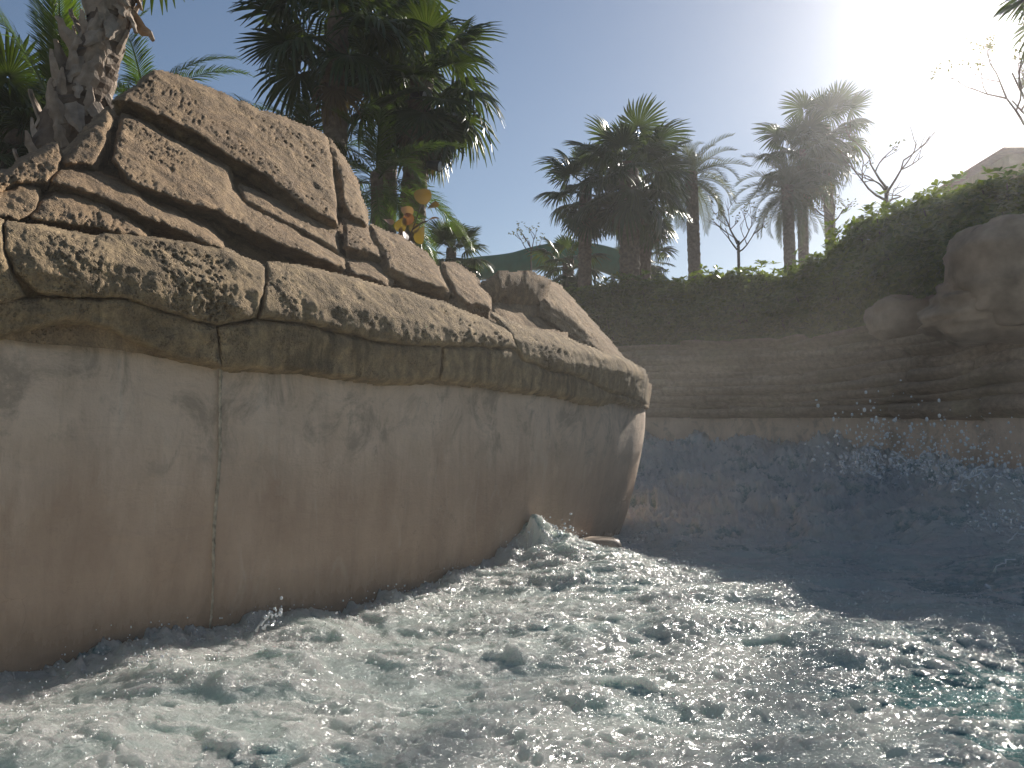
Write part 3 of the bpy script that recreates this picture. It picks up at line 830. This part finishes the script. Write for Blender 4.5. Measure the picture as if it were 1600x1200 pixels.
# ------------------------------------------------------------------ palms
def fan_leaf(R=.9, pet=.9, nseg=34, droop=.5, spread=2.5, seed=0, mat=None, ragged=.12):
    r = random.Random(seed); V = []; F = []
    pw = .022
    npz = 5
    for i in range(npz):
        f = i / (npz - 1); y = pet * f; z = -.10 * pet * f * f
        V += [(-pw * (1 - .5 * f), y, z), (0, y, z + .012), (pw * (1 - .5 * f), y, z)]
    for i in range(npz - 1):
        a = 3 * i
        F += [(a, a + 1, a + 4, a + 3), (a + 1, a + 2, a + 5, a + 4)]
    z0 = -.10 * pet
    da = 2 * spread / nseg
    rr = [.03, .28, .55, .78, 1.0]
    for k in range(nseg):
        an = -spread + da * (k + .5)
        L = R * (1 - .22 * (abs(an) / spread) ** 2) * r.uniform(1 - ragged, 1)
        dk = droop * r.uniform(.6, 1.4)
        tw = r.uniform(-.05, .05)
        b = len(V)
        for j, q in enumerate(rr):
            rad = L * q
            wdt = [.006, .5 * da * L * .28 * 1.02, .5 * da * L * .55 * .92, .5 * da * L * .42, .004][j]
            zz_ = z0 + .16 * R * math.cos(an * .5) * q - dk * R * max(0, q - .35) ** 1.7 - .10 * R * (abs(an) / spread) ** 2 * q
            ca, sa = math.sin(an + tw * q), math.cos(an + tw * q)
            cx, cyy = ca * rad, pet + sa * rad
            shrink = 1 - .35 * dk * max(0, q - .4)
            cx *= shrink
            px, py = sa, -ca
            V += [(cx - px * wdt, cyy - py * wdt, zz_ - wdt * .55), (cx, cyy, zz_ + wdt * .35), (cx + px * wdt, cyy + py * wdt, zz_ - wdt * .55)]
        for j in range(4):
            a = b + 3 * j
            F += [(a, a + 1, a + 4, a + 3), (a + 1, a + 2, a + 5, a + 4)]
    return mesh_np('fan_frond', np.array(V), np.array(F), mat or M_FAN, False)

def feather_leaf(L=2.2, n=46, ll=.45, bend=1.0, seed=0, mat=None, vee=.5, wid=.018, hang=.5):
    r = random.Random(seed); V = []; F = []
    pts = []; y = z = 0.0; m = 24
    for i in range(m + 1):
        f = i / m; a = .0 - bend * f ** 1.4
        pts.append((y, z, a)); y += math.cos(a) * L / m; z += math.sin(a) * L / m
    for i, (yy, zz_, a) in enumerate(pts):
        wd = .022 * (1 - .85 * i / m)
        V += [(-wd, yy, zz_), (0, yy, zz_ + wd * .8), (wd, yy, zz_)]
    for i in range(m):
        a = 3 * i
        F += [(a, a + 1, a + 4, a + 3), (a + 1, a + 2, a + 5, a + 4)]
    for k in range(n):
        f = .14 + .86 * k / (n - 1); q = f * m; i = min(int(q), m - 1); g = q - i
        yy = pts[i][0] * (1 - g) + pts[i + 1][0] * g; zz_ = pts[i][1] * (1 - g) + pts[i + 1][1] * g; a = pts[i][2]
        ln = ll * (.45 + .55 * math.sin(math.pi * min(1, (f * .9 + .12)))) * r.uniform(.85, 1.1)
        sw = .55 + .5 * f
        for sgn in (-1, 1):
            d = Vector((sgn * math.cos(sw), math.sin(sw) * math.cos(a), math.sin(sw) * math.sin(a)))
            up = Vector((0, -math.sin(a), math.cos(a)))
            d = (d + up * (vee * r.uniform(.6, 1.3))).normalized()
            t = Vector((0, math.cos(a), math.sin(a)))
            b = len(V)
            for j, (e, wv) in enumerate(((0, .6), (.35, 1), (.7, .8), (1, .05))):
                c = Vector((0, yy, zz_)) + d * (ln * e) + Vector((0, 0, -hang * ln * e * e * r.uniform(.8, 1.2)))
                V += [tuple(c - t * wid * wv), tuple(c + t * wid * wv)]
            for j in range(3):
                F.append((b + 2 * j, b + 2 * j + 1, b + 2 * j + 3, b + 2 * j + 2))
    return mesh_np('feather_frond', np.array(V), np.array(F), mat or M_FEATHER, False)

FANS = [fan_leaf(.92, .95, 34, .35 + .25 * i, 2.35 + .1 * i, i) for i in range(4)]
FANS_DEAD = [fan_leaf(.8, .7, 26, 1.0, 1.9, 20 + i, M_DEAD, .3) for i in range(2)]
FEATH = [feather_leaf(2.3, 50, .50, .9 + .3 * i, 40 + i) for i in range(3)]
DATES = [feather_leaf(1.75, 48, .34, 1.0 + .35 * i, 60 + i, M_DATE, .65, .011, .25) for i in range(3)]

def trunk_mesh(path, rads, rings=0, mat=None, n=14, rough=.05):
    path = [Vector(p) for p in path]; V = []; F = []
    m = 90
    def at(f):
        q = f * (len(path) - 1); i = min(int(q), len(path) - 2); g = q - i
        return path[i].lerp(path[i + 1], g), rads[i] * (1 - g) + rads[i + 1] * g
    for i in range(m + 1):
        p, r = at(i / m)
        for k in range(n):
            a = 2 * math.pi * k / n
            rr = r * (1 + rough * math.sin(a * 3 + i * 1.7) + rough * random.uniform(-1, 1) + (.08 * ((i * rings / m) % 1.0) if rings else 0))
            V.append(p + Vector((math.cos(a) * rr, math.sin(a) * rr, 0)))
    for i in range(m):
        for k in range(n):
            k2 = (k + 1) % n
            F.append((i * n + k, i * n + k2, (i + 1) * n + k2, (i + 1) * n + k))
    F.append(tuple(m * n + k for k in range(n)))
    return mesh_np('trunk', np.array(V), F, mat or M_TRUNK, False)

def palm(label, base, top, r0, r1, leaves, n, scale, dead=0, el=(75, -45), name='fan_palm', group=None, seed=0, deadm=None, azr=None, rings=34):
    """base and top of the trunk in world space"""
    r = random.Random(seed)
    root = thing(name, label, 'palm tree', base, group)
    b = Vector(base); tp = Vector(top) - b
    mid = tp * .5 + Vector((r.uniform(-.08, .08), r.uniform(-.08, .08), 0))
    link('trunk', trunk_mesh([(0, 0, -.3), tuple(mid), tuple(tp)], [r0, (r0 + r1) / 2, r1], rings), root)
    for i in range(n):
        f = (i + .5) / n
        az = i * 2.39996 + r.uniform(-.25, .25)
        if azr: az = azr[0] + (azr[1] - azr[0]) * r.random()
        e = math.radians(el[0] + (el[1] - el[0]) * f ** .85 + r.uniform(-8, 8))
        o = link('frond', leaves[r.randrange(len(leaves))], root)
        sc = scale * r.uniform(.85, 1.08) * (.75 if f < .12 else 1)
        o.matrix_local = Matrix.Translation(tp + Vector((0, 0, -.35 * scale * f))) @ Matrix.Rotation(az, 4, 'Z') @ Matrix.Rotation(e, 4, 'X') @ Matrix.Rotation(r.uniform(-.3, .3), 4, 'Y') @ Matrix.Scale(sc, 4)
    for i in range(dead):
        az = i * 2.39996 + r.random()
        e = math.radians(r.uniform(-80, -60))
        o = link('dead_frond', (deadm or FANS_DEAD)[i % 2], root)
        o.matrix_local = Matrix.Translation(tp + Vector((0, 0, -.45 * scale - .25 * scale * r.random()))) @ Matrix.Rotation(az, 4, 'Z') @ Matrix.Rotation(e, 4, 'X') @ Matrix.Scale(scale * r.uniform(.8, 1), 4)
    return root

def palm_px(label, u0, u1, v1, Y, zg, *a, **k):
    """trunk foot on the ground below column u0, crown centre at pixel (u1, v1), at distance Y"""
    tp = P(u1, v1, Y); bx = P(u0, 500, Y).x
    return palm(label, (bx, Y, zg), tp, *a, **k)

# near palm with old leaf bases, upper left
base = Vector((-3.35, 6.6, 1.7)); p1 = P(112, 190, 6.6); p2 = P(165, 50, 6.65); p3 = P(196, -60, 6.7); p4 = P(216, -235, 6.7)
near = thing('fan_palm', 'thick leaning palm trunk with torn pale leaf bases behind the rock crest', 'palm tree', base)
pth = [base, p1, p2, p3, p4]; prad = [.27, .195, .145, .125, .12]
link('trunk', trunk_mesh([p - base for p in pth], prad, 30, M_TRUNK, 18, .04), near)
def boot_mesh(seed):
    r = random.Random(seed); V = []; F = []
    n = 6
    for i in range(n):
        f = i / (n - 1)
        wd = .075 * (1 - f) ** .7 + .012 + r.uniform(-.006, .006)
        y = .015 + .075 * f ** 1.4 + .02 * math.sin(f * 3); z = .25 * f
        sk = .03 * f * r.uniform(-1, 1)
        V += [(-wd + sk, y - .03 * (1 - f), z), (sk - wd * .4, y + .012, z), (sk + wd * .4, y + .012, z), (wd + sk, y - .03 * (1 - f), z), (sk, y - .02, z)]
    for i in range(n - 1):
        a = 5 * i
        F += [(a, a + 1, a + 6, a + 5), (a + 1, a + 2, a + 7, a + 6), (a + 2, a + 3, a + 8, a + 7), (a + 3, a + 4, a + 9, a + 8), (a + 4, a, a + 5, a + 9)]
    F.append((25, 26, 27, 28, 29))
    return mesh_np('leaf_base', np.array(V), F, M_BOOT, False)
BOOTS = [boot_mesh(i) for i in range(5)]
for i in range(170):
    f = .15 + .85 * i / 169; q = f * 4; j = min(int(q), 3); g = q - j
    c = pth[j].lerp(pth[j + 1], g) - base; rr = prad[j] * (1 - g) + prad[j + 1] * g
    az = i * 2.39996 + random.uniform(-.2, .2)
    o = link('leaf_base', BOOTS[i % 5], near)
    flip = random.random() < .3
    o.matrix_local = Matrix.Translation(c) @ Matrix.Rotation(az, 4, 'Z') @ Matrix.Translation((0, rr - .02, 0)) @ Matrix.Rotation(random.uniform(-.12, .25), 4, 'X') @ Matrix.Rotation(random.uniform(-.45, .45) + (math.pi if flip else 0), 4, 'Y') @ Matrix.Scale(random.uniform(.6, 1.05), 4)
for i in range(22):
    az = i * 2.39996; e = math.radians(50 - 95 * (i / 21))
    o = link('frond', FANS[i % 4], near)
    o.matrix_local = Matrix.Translation(p4 - base) @ Matrix.Rotation(az, 4, 'Z') @ Matrix.Rotation(e, 4, 'X') @ Matrix.Scale(.62, 4)

# feather palms and fan palms behind the left rocks
FEATH_UP = [feather_leaf(2.0, 60, .42, .25, 80 + i, None, .25, .016, .3) for i in range(2)]
palm_px('bright green feather palm with upright fronds behind the thick leaning palm trunk', 92, 94, 150, 7.4, 1.8, .08, .06, FEATH_UP, 9, .62, el=(97, 50), name='feather_palm', seed=2, rings=0)
palm_px('dark fan palm with spiky fans left of the thick leaning palm trunk', 20, 22, 205, 9.2, 1.8, .14, .10, FANS, 26, .60, 6, name='fan_palm', seed=3)
palm_px('low dark fan palm filling the gap under the spiky fans by the left rocks', 60, 58, 250, 9.6, 1.8, .14, .10, FANS, 24, .60, 4, name='fan_palm', seed=33)
palm_px('low feather palm just behind the highest rock slab', 225, 228, 150, 8.4, 1.8, .08, .06, FEATH, 13, .42, el=(70, 0), name='feather_palm', seed=4, rings=0)
palm_px('dark feather palm behind the tall twin fan palms', 470, 474, 235, 17.0, 1.8, .14, .10, FEATH, 20, .95, el=(80, -10), name='feather_palm', seed=5, rings=0)
palm_px('shaded feather palm between the two tall twin fan palms', 590, 588, 270, 15.0, 1.8, .14, .10, FEATH, 22, .8, el=(75, -35), name='feather_palm', seed=15, rings=0)
G2 = 'tall fan palms behind the rock outcrop'
palm_px('tall fan palm with pale slender trunk rising above the rock crest', 506, 528, 15, 15.5, 1.8, .22, .17, FANS, 26, 1.05, 2, el=(80, -35), seed=6, group=G2)
palm_px('shaggy fan palm with spotlights on its trunk next to the red leaved plant', 632, 660, 110, 16.0, 1.8, .24, .19, FANS, 32, .92, 8, el=(75, -75), seed=7, group=G2)
palm_px('fan palm crown filling the space between the pale trunk and the shaggy fan palm', 600, 612, 40, 18.5, 1.8, .22, .17, FANS, 26, 1.0, 4, el=(80, -60), seed=8, group=G2)
palm_px('small young fan palm beside the green water slide', 705, 705, 388, 17.5, 1.8, .12, .09, FANS, 22, .45, 0, el=(80, -30), seed=9)

# palms beyond the far bank
G3 = 'palms beyond the far bank'
palm_px('big dark fan palm with the broadest crown rising out of the hedge', 984, 982, 255, 30, 2.8, .33, .29, FANS, 34, 1.22, 9, el=(88, -70), seed=10, group=G3)
palm_px('dark fan palm leaning over the green slide beside the broadest crown', 912, 915, 285, 32, 2.8, .23, .20, FANS, 28, 1.02, 8, el=(80, -80), seed=11, group=G3)
palm_px('dark fan palm just behind the broadest crown', 1006, 1008, 290, 34, 2.8, .24, .21, FANS, 26, 1.15, 8, el=(80, -80), seed=12, group=G3)
palm_px('short fan palm under the dark palms next to the slide end', 888, 888, 405, 35, 2.8, .23, .2, FANS, 24, .88, 8, el=(70, -80), seed=13, group=G3)
palm_px('little fan palm seen behind the dark trunks', 1008, 1010, 395, 38, 2.8, .17, .14, FANS, 18, .78, 0, el=(70, -60), seed=14, group=G3)
palm_px('feathery date palm with a knobbly straight trunk beside the dark fan palms', 1092, 1080, 268, 40, 3, .27, .25, DATES, 46, 1.38, 0, el=(85, -45), name='date_palm', seed=16, group=G3, rings=44)
palm_px('feathery date palm with wide drooping fronds in the sunlit palm cluster', 1240, 1230, 290, 40, 3.2, .25, .23, DATES, 44, 1.38, 0, el=(82, -45), name='date_palm', seed=17, group=G3, rings=44)
palm_px('fan palm in the middle of the sunlit cluster near the sun', 1262, 1252, 235, 42, 3.2, .24, .21, FANS, 28, 1.33, 10, el=(82, -75), seed=18, group=G3)
palm_px('tallest fan palm of the sunlit cluster beside the bare tree', 1308, 1288, 195, 43, 3.2, .26, .21, FANS, 28, 1.36, 10, el=(85, -75), seed=19, group=G3)
palm('fan palm whose frond tips hang in at the sky corner by the sun', (P(1690, 500, 21).x, 21, 3.4), P(1690, -75, 21), .22, .19, FANS, 24, 1.15, 0, (60, -50), 'fan_palm', G3, 21)

# spotlights on the shaggy palm trunk
for (u, v, lab) in ((676, 258, 'black spotlight fixed low on the shaggy palm trunk'), (652, 148, 'round spotlight with bright glass up in the shaggy palm crown')):
    c = P(u, v, 15.6); rt = thing('spotlight', lab, 'lamp', c)
    m_ = MB(); m_.tube([(-.10, .02, .02), (-.02, 0, 0), (.10, -.04, -.03), (.12, -.045, -.035)], [.05, .075, .09, .095], 12); m_.build('lamp_body', M_LAMP, rt)
    m_ = MB(); m_.tube([(.118, -.045, -.035), (.128, -.048, -.037)], [.085, .08], 12); m_.build('lens', M_GLASS, rt)
    m_ = MB(); m_.tube([(-.03, .02, 0), (-.12, .2, .02), (-.25, .4, .02)], .02, 6); m_.build('bracket', M_LAMP, rt)

# ------------------------------------------------------------------ red leaved plant on the rock
M_GRAPES = [leaf_mat('sea_grape_olive', (.13, .085, .035), (.17, .10, .05), .3, .3), leaf_mat('sea_grape_pink', (.30, .17, .13), (.36, .20, .15), .3, .35), leaf_mat('sea_grape_red', (.15, .05, .035), (.17, .07, .04), .25, .4), leaf_mat('sea_grape_yellow', (.20, .13, .03), (.17, .12, .03), .25, .4)]
def round_leaf(seed):
    r = random.Random(seed); V = [(0, 0, 0)]; n = 16
    for rg, q in ((.5, .0), (1.0, -.10)):
        for k in range(n):
            a = 2 * math.pi * k / n
            V.append((math.cos(a) * .09 * rg, .09 + math.sin(a) * .09 * rg * (1 + .06 * r.random()) - .09 * 0, q * .1 + .02 * math.cos(2 * a) * rg * rg + .015 * rg))
    V[0] = (0, .09, 0)
    F = [(0, 1 + k, 1 + (k + 1) % n) for k in range(n)] + [(1 + k, 1 + n + k, 1 + n + (k + 1) % n, 1 + (k + 1) % n) for k in range(n)]
    return mesh_np('leaf', np.array(V), F, M_GRAPES[seed % 4])
RL = [round_leaf(i) for i in range(4)]
pc = P(640, 392, 8.6)
pl = thing('sea_grape_plant', 'small plant with round red and yellow leaves on the rock crest', 'plant', pc)
m_ = MB()
stems = [[(0, 0, -.1), (.0, 0, .12), (.06, 0, .30), (.10, 0, .42)], [(0, 0, 0), (-.06, 0, .12), (-.10, .02, .2)], [(.03, 0, .2), (.10, .02, .26), (.16, .02, .28)]]
for s_ in stems: m_.tube(s_, [.010, .008, .006, .005][:len(s_)], 6)
m_.build('stem', M_BARK, pl)
for (u, v, e, az, sc, ci) in ((663, 306, 70, .3, 1.15, 0), (667, 313, 20, -1.4, .9, 0), (668, 332, 10, -1.3, .75, 1), (640, 326, 60, .9, .85, 1), (612, 338, 35, 1.3, .8, 1), (628, 350, 75, .3, 1.0, 3), (646, 352, 80, -.4, .7, 3), (633, 362, 60, .5, .95, 2), (657, 368, 80, -.2, 1.15, 3), (645, 378, 60, .2, .9, 2), (622, 372, 50, .9, .8, 2), (638, 340, 85, 2.8, .8, 2)):
    o = link('leaf', RL[ci], pl)
    q = P(u, v + 12, 8.6) - pc
    o.matrix_local = Matrix.Translation(q) @ Matrix.Rotation(az + random.uniform(-.5, .5), 4, 'Z') @ Matrix.Rotation(math.radians(e), 4, 'X') @ Matrix.Rotation(random.uniform(-.9, .9), 4, 'Y') @ Matrix.Scale(sc * .78, 4)

# ------------------------------------------------------------------ hedge of rosette-leaved shrubs
def shrub_mesh(seed, ncl=640, leaf=.15):
    r = np.random.default_rng(seed)
    lob = r.normal(size=(9, 3)); lob /= np.linalg.norm(lob, axis=1)[:, None]
    d = r.normal(size=(ncl, 3)); d /= np.linalg.norm(d, axis=1)[:, None]
    bulge = (np.clip(d @ lob.T - .65, 0, 1) * 1.1).max(1)
    rad = (.74 + .42 * bulge) * r.uniform(.66, 1.0, ncl) * np.where(r.random(ncl) < .16, 1.24, 1)
    c = d * rad[:, None]
    V = []; F = []
    for i in range(ncl):
        ax = d[i] + np.array([0, 0, .7]) + r.normal(size=3) * .3; ax /= np.linalg.norm(ax)
        a = np.cross(ax, [.3, .8, .5]); a /= np.linalg.norm(a); b = np.cross(ax, a)
        nl = r.integers(6, 10)
        for k in range(nl):
            an = 2 * math.pi * k / nl + r.uniform(-.3, .3)
            out = (a * math.cos(an) + b * math.sin(an)); el = r.uniform(.1, .9)
            dd = out * math.cos(el) + ax * math.sin(el); sd_ = np.cross(dd, ax); sd_ /= np.linalg.norm(sd_) + 1e-9
            L = leaf * r.uniform(.7, 1.25); wd = L * .21
            n0 = len(V); p = c[i]
            V += [p, p + dd * L * .6 + sd_ * wd, p + dd * L - ax * L * .12, p + dd * L * .6 - sd_ * wd]
            F += [(n0, n0 + 1, n0 + 2), (n0, n0 + 2, n0 + 3)]
    return mesh_np('foliage', np.array(V), np.array(F), M_SHRUB, False)
SHR = [shrub_mesh(i) for i in range(4)]
def stems_mesh(seed):
    r = random.Random(seed); m_ = MB()
    for i in range(7):
        a = 2 * math.pi * i / 7 + r.random(); x_, y_ = math.cos(a), math.sin(a)
        m_.tube([(x_ * .06, y_ * .06, -1.15), (x_ * .2, y_ * .2, -.5), (x_ * .45, y_ * .45, .1), (x_ * .6, y_ * .6, .55)], [.03, .025, .016, .006], 5)
    return m_.mesh('stems', M_BARK)
STM = [stems_mesh(i) for i in range(2)]
HT_U = [840, 870, 905, 960, 1010, 1050, 1100, 1150, 1200, 1270, 1340, 1400, 1450, 1520, 1600, 1700]
HT_V = [452, 440, 432, 442, 428, 425, 408, 420, 410, 390, 348, 312, 285, 275, 258, 235]
HB_V = [560, 560, 560, 560, 560, 555, 555, 550, 548, 540, 525, 500, 480, 470, 420, 390]
si = 0
WHERE = {}
def shrub(u, vt, vb, Y, rx, label):
    global si
    zt = P(u, vt, Y).z; zb = P(u, vb, Y).z; x_ = P(u, 500, Y).x
    hz = (zt - zb) / 2
    root = thing('shrub', label, 'shrub', (x_, Y, zb + hz * .2), 'shrubs of the hedge on the far bank', si * 1.3)
    for nm, me in (('foliage', SHR[si % 4]), ('stems', STM[si % 2])):
        o = link(nm, me, root, (0, 0, hz * .8)); o.scale = (rx, rx, hz * 1.0)
    si += 1
WH_ = ['at the very end of the hedge under the green slide', 'just below the short fan palm by the slide', 'in front of the palm that leans over the slide', 'beside the thickest dark palm trunk', 'right behind the rock tip past the thickest palm trunk',
       'between the dark fan palms and the date palm', 'at the foot of the knobbly date palm', 'below the bare tree between the date palms', 'between that bare tree and the sunlit palms', 'at the foot of the sunlit date palm', 'at the foot of the tallest fan palm',
       'between the tallest fan palm and the bare forked tree', 'just below the bare forked tree', 'between the bare forked tree and the house', 'beside the edge of the brown roof', 'in front of the brown house roof', 'under the airy small leaved tree', 'past the house beyond the tall boulder', 'at the outer end of the hedge']
for u in np.arange(850, 1700, 46):
    vt = float(np.interp(u, HT_U, HT_V)); vb = float(np.interp(u, HT_U, HB_V))
    Yb = float(np.interp(u, [850, 1100, 1300, 1450, 1600], [24.3, 22.3, 20.0, 17.0, 14.6])) + random.uniform(-.2, .3)
    ucl = WH_[min(si, len(WH_) - 1)]
    shrub(u, vt + random.uniform(-14, 16), vb - 10, Yb, random.uniform(.95, 1.2), 'tall green shrub ' + ucl)
for u in np.arange(870, 1640, 52):
    vt = float(np.interp(u, HT_U, HT_V)); vb = float(np.interp(u, HT_U, HB_V))
    Yb = float(np.interp(u, [850, 1100, 1300, 1450, 1600], [23.2, 21.2, 19.0, 16.1, 13.9]))
    ucl = WH_[int(np.clip(round((u - 850) / 46), 0, len(WH_) - 1))]
    shrub(u, vt + (vb - vt) * random.uniform(.3, .42), vb + 15, Yb, random.uniform(.9, 1.1), 'low shaded front shrub ' + ucl)

# ------------------------------------------------------------------ bare trees
def bare_tree(label, u, v0, v1, Y, zg, r, depth, spread, leaves, seed, name='bare_tree'):
    rr = random.Random(seed)
    b = P(u, v0, Y); b.z = zg; H = P(u, v1, Y).z - zg
    root = thing(name, label, 'tree', b, 'sparse trees beyond the far bank')
    tr, br, lv = MB(), MB(), []
    fork = P(u, v0, Y).z - zg
    tr.tube([(0, 0, -.2), (rr.uniform(-.05, .05), 0, fork * .6), (rr.uniform(-.05, .05), 0, fork + (H - fork) * .25)], [r, r * .85, r * .7], 8)
    def grow(p, d, L, rad, lev):
        pts = [p]; q = p.copy(); dd = d.copy()
        for i in range(4):
            dd = (dd + Vector((rr.gauss(0, .13), rr.gauss(0, .13), rr.gauss(.06, .10)))).normalized(); q = q + dd * L / 4; pts.append(q.copy())
        br.tube(pts, [rad * (1 - .14 * i) for i in range(5)], 5)
        if lev == 0:
            if rr.random() < leaves:
                for _ in range(7): lv.append((q + Vector((rr.gauss(0, .06), rr.gauss(0, .06), rr.gauss(0, .06))), rr.random()))
            return
        for i in range(rr.choice((2, 3))):
            nd = (dd + Vector((rr.gauss(0, spread), rr.gauss(0, spread), rr.uniform(-.1, .35)))).normalized()
            grow(pts[rr.choice((2, 3, 4))], nd, L * rr.uniform(.55, .8), rad * .55, lev - 1)
    f0 = Vector((0, 0, fork))
    for i in range(5):
        a = i * 2.4 + rr.random()
        grow(f0 + Vector((0, 0, (H - fork) * .25 * i / 4)), Vector((math.cos(a) * spread * 1.5, math.sin(a) * spread * 1.5, .75)).normalized(), (H - fork) * .55, r * .5, depth)
    tr.build('trunk', M_BARK, root); br.build('branches', M_BARK, root)
    if lv:
        V = []; F = []
        for c, k in lv:
            d = Vector((rr.gauss(0, 1), rr.gauss(0, 1), rr.gauss(0, .6))).normalized() * .11; s_ = d.cross(Vector((0, .4, 1))).normalized() * .03
            n0 = len(V); V += [c, c + d * .5 + s_, c + d, c + d * .5 - s_]; F.append((n0, n0 + 1, n0 + 2, n0 + 3))
        stuff(link('leaves', mesh_np('leaves', np.array([tuple(p) for p in V]), np.array(F), M_DRYLEAF, False), root))
bare_tree('bare forked tree with long curving twigs beside the tallest fan palm', 1384, 320, 205, 27, 3.2, .08, 2, .75, .25, 1)
bare_tree('bare tree between the two feathery date palms', 1152, 395, 320, 34, 3, .07, 2, .7, .3, 2)
bare_tree('bare tree half hidden behind the trunks of the sunlit palm cluster', 1300, 350, 290, 33, 3.2, .06, 2, .7, .4, 5)
bare_tree('thin young tree with few leaves poking up behind the green slide', 830, 400, 350, 37, 2.8, .05, 1, .5, 1.0, 3, 'young_tree')
bare_tree('airy tree with scattered small leaves over the house roof', 1640, 240, 60, 24, 3.4, .10, 3, .65, .95, 4, 'airy_tree')
bare_tree('dry twiggy tree behind the spiky fan palm by the left rocks', 28, 200, 100, 10.5, 1.8, .03, 2, .6, .4, 6, 'twiggy_tree')

# ------------------------------------------------------------------ green water slide
sl_ = thing('water_slide', 'green open flume of a water slide curving behind the dark palms', 'water slide', P(800, 410, 46.40))
o0 = P(800, 410, 46.40)
path = [P(480, 500, 42), P(560, 470, 43), P(630, 443, 44.2), P(690, 424, 45), P(735, 415, 45.5), P(770, 411, 46), P(800, 406, 46.4), P(835, 397, 46.7), P(865, 392, 47), P(900, 392, 47.4), P(940, 400, 48), P(975, 414, 48.6), P(1010, 436, 49.4), P(1040, 460, 50)]
pp = smooth_poly([tuple(p) for p in path], 6)
V = []; prof = []
for k in range(13):
    a_ = math.pi * (k / 12) ; prof.append((math.cos(a_) * .62, -math.sin(a_) * .5 + .1))
prof = [(.72, .12), (.72, .16), (.62, .16)] + prof[1:-1] + [(-.62, .16), (-.72, .16), (-.72, .12)] + [(math.cos(math.pi - math.pi * k / 12) * .67, -math.sin(math.pi * k / 12) * .57 + .06) for k in range(13)]
for i, p in enumerate(pp):
    t_ = pp[min(i + 1, len(pp) - 1)] - pp[max(i - 1, 0)]; t_ /= np.linalg.norm(t_)
    sd_ = np.cross(t_, [0, 0, 1]); sd_ /= np.linalg.norm(sd_); up = np.cross(sd_, t_)
    for a_, b_ in prof: V.append(p + sd_ * a_ * 1.4 + up * b_ * 1.5 - np.array(o0))
npf = len(prof)
F = [(i * npf + k, i * npf + (k + 1) % npf, (i + 1) * npf + (k + 1) % npf, (i + 1) * npf + k) for i in range(len(pp) - 1) for k in range(npf)]
link('flume', mesh_np('flume', np.array(V), F, M_SLIDE), sl_)
for u in (770, 960):
    i = int(np.argmin(abs(proj(pp[:, 0], pp[:, 1], pp[:, 2])[0] - u))); q = Vector(pp[i]) - o0
    m_ = MB(); m_.tube([(q.x, q.y, q.z - .7), (q.x, q.y, 1.0 - o0.z)], .12, 12); m_.build('support_post', M_STEEL, sl_)

# ------------------------------------------------------------------ house roof behind the hedge
hc = P(1625, 300, 35); hc.z = 3.2
ho = thing('house', 'house with a brown hipped roof behind the high end of the hedge', 'house', hc)
zr = P(1590, 221, 35).z - hc.z; ze = P(1530, 262, 35).z - hc.z
m_ = MB(); m_.box((0, 0, ze / 2 - .05), (2.3, 2.3, ze / 2)); m_.build('wall', M_RENDER, ho, False)
m_ = MB(); m_.add([(-2.7, -2.7, ze - .1), (2.7, -2.7, ze - .1), (2.7, 2.7, ze - .1), (-2.7, 2.7, ze - .1), (-.9, 0, zr), (.9, 0, zr), (-2.7, -2.7, ze - .2), (2.7, -2.7, ze - .2), (2.7, 2.7, ze - .2), (-2.7, 2.7, ze - .2)],
                  [(0, 1, 5, 4), (1, 2, 5), (2, 3, 4, 5), (3, 0, 4), (6, 7, 1, 0), (7, 8, 2, 1), (8, 9, 3, 2), (9, 6, 0, 3), (9, 8, 7, 6)]); m_.build('roof', M_TILE, ho, False)

# ------------------------------------------------------------------ air
m_ = MB(); m_.box((0, 0, 9.7), (135, 135, 12))
hz = bpy.data.materials.new('sun_glow_haze'); hz.use_nodes = True  # haze volume added to make the sun glow and stand in for lens veil
ht = hz.node_tree; ht.nodes.remove(ht.nodes['Principled BSDF'])
pv = ht.nodes.new('ShaderNodeVolumePrincipled')
pv.inputs['Color'].default_value = (.95, .96, 1, 1)
pv.inputs['Density'].default_value = .0009
pv.inputs['Anisotropy'].default_value = .9
ht.links.new(pv.outputs[0], ht.nodes['Material Output'].inputs['Volume'])
stuff(m_.build('haze', hz, None, False))

# spray mist hanging over the rapids
m_ = MB(); m_.box((4.0, 7.0, .75), (9.0, 9.5, 1.45))
mm = bpy.data.materials.new('spray_mist'); mm.use_nodes = True
ht = mm.node_tree; ht.nodes.remove(ht.nodes['Principled BSDF'])
pv = ht.nodes.new('ShaderNodeVolumePrincipled')
pv.inputs['Color'].default_value = (1, .95, .88, 1)
pv.inputs['Density'].default_value = .0043
pv.inputs['Anisotropy'].default_value = .5
ht.links.new(pv.outputs[0], ht.nodes['Material Output'].inputs['Volume'])
stuff(tag(m_.build('mist', mm, None, False), 'thin warm spray mist hanging over the rapids', 'mist'))
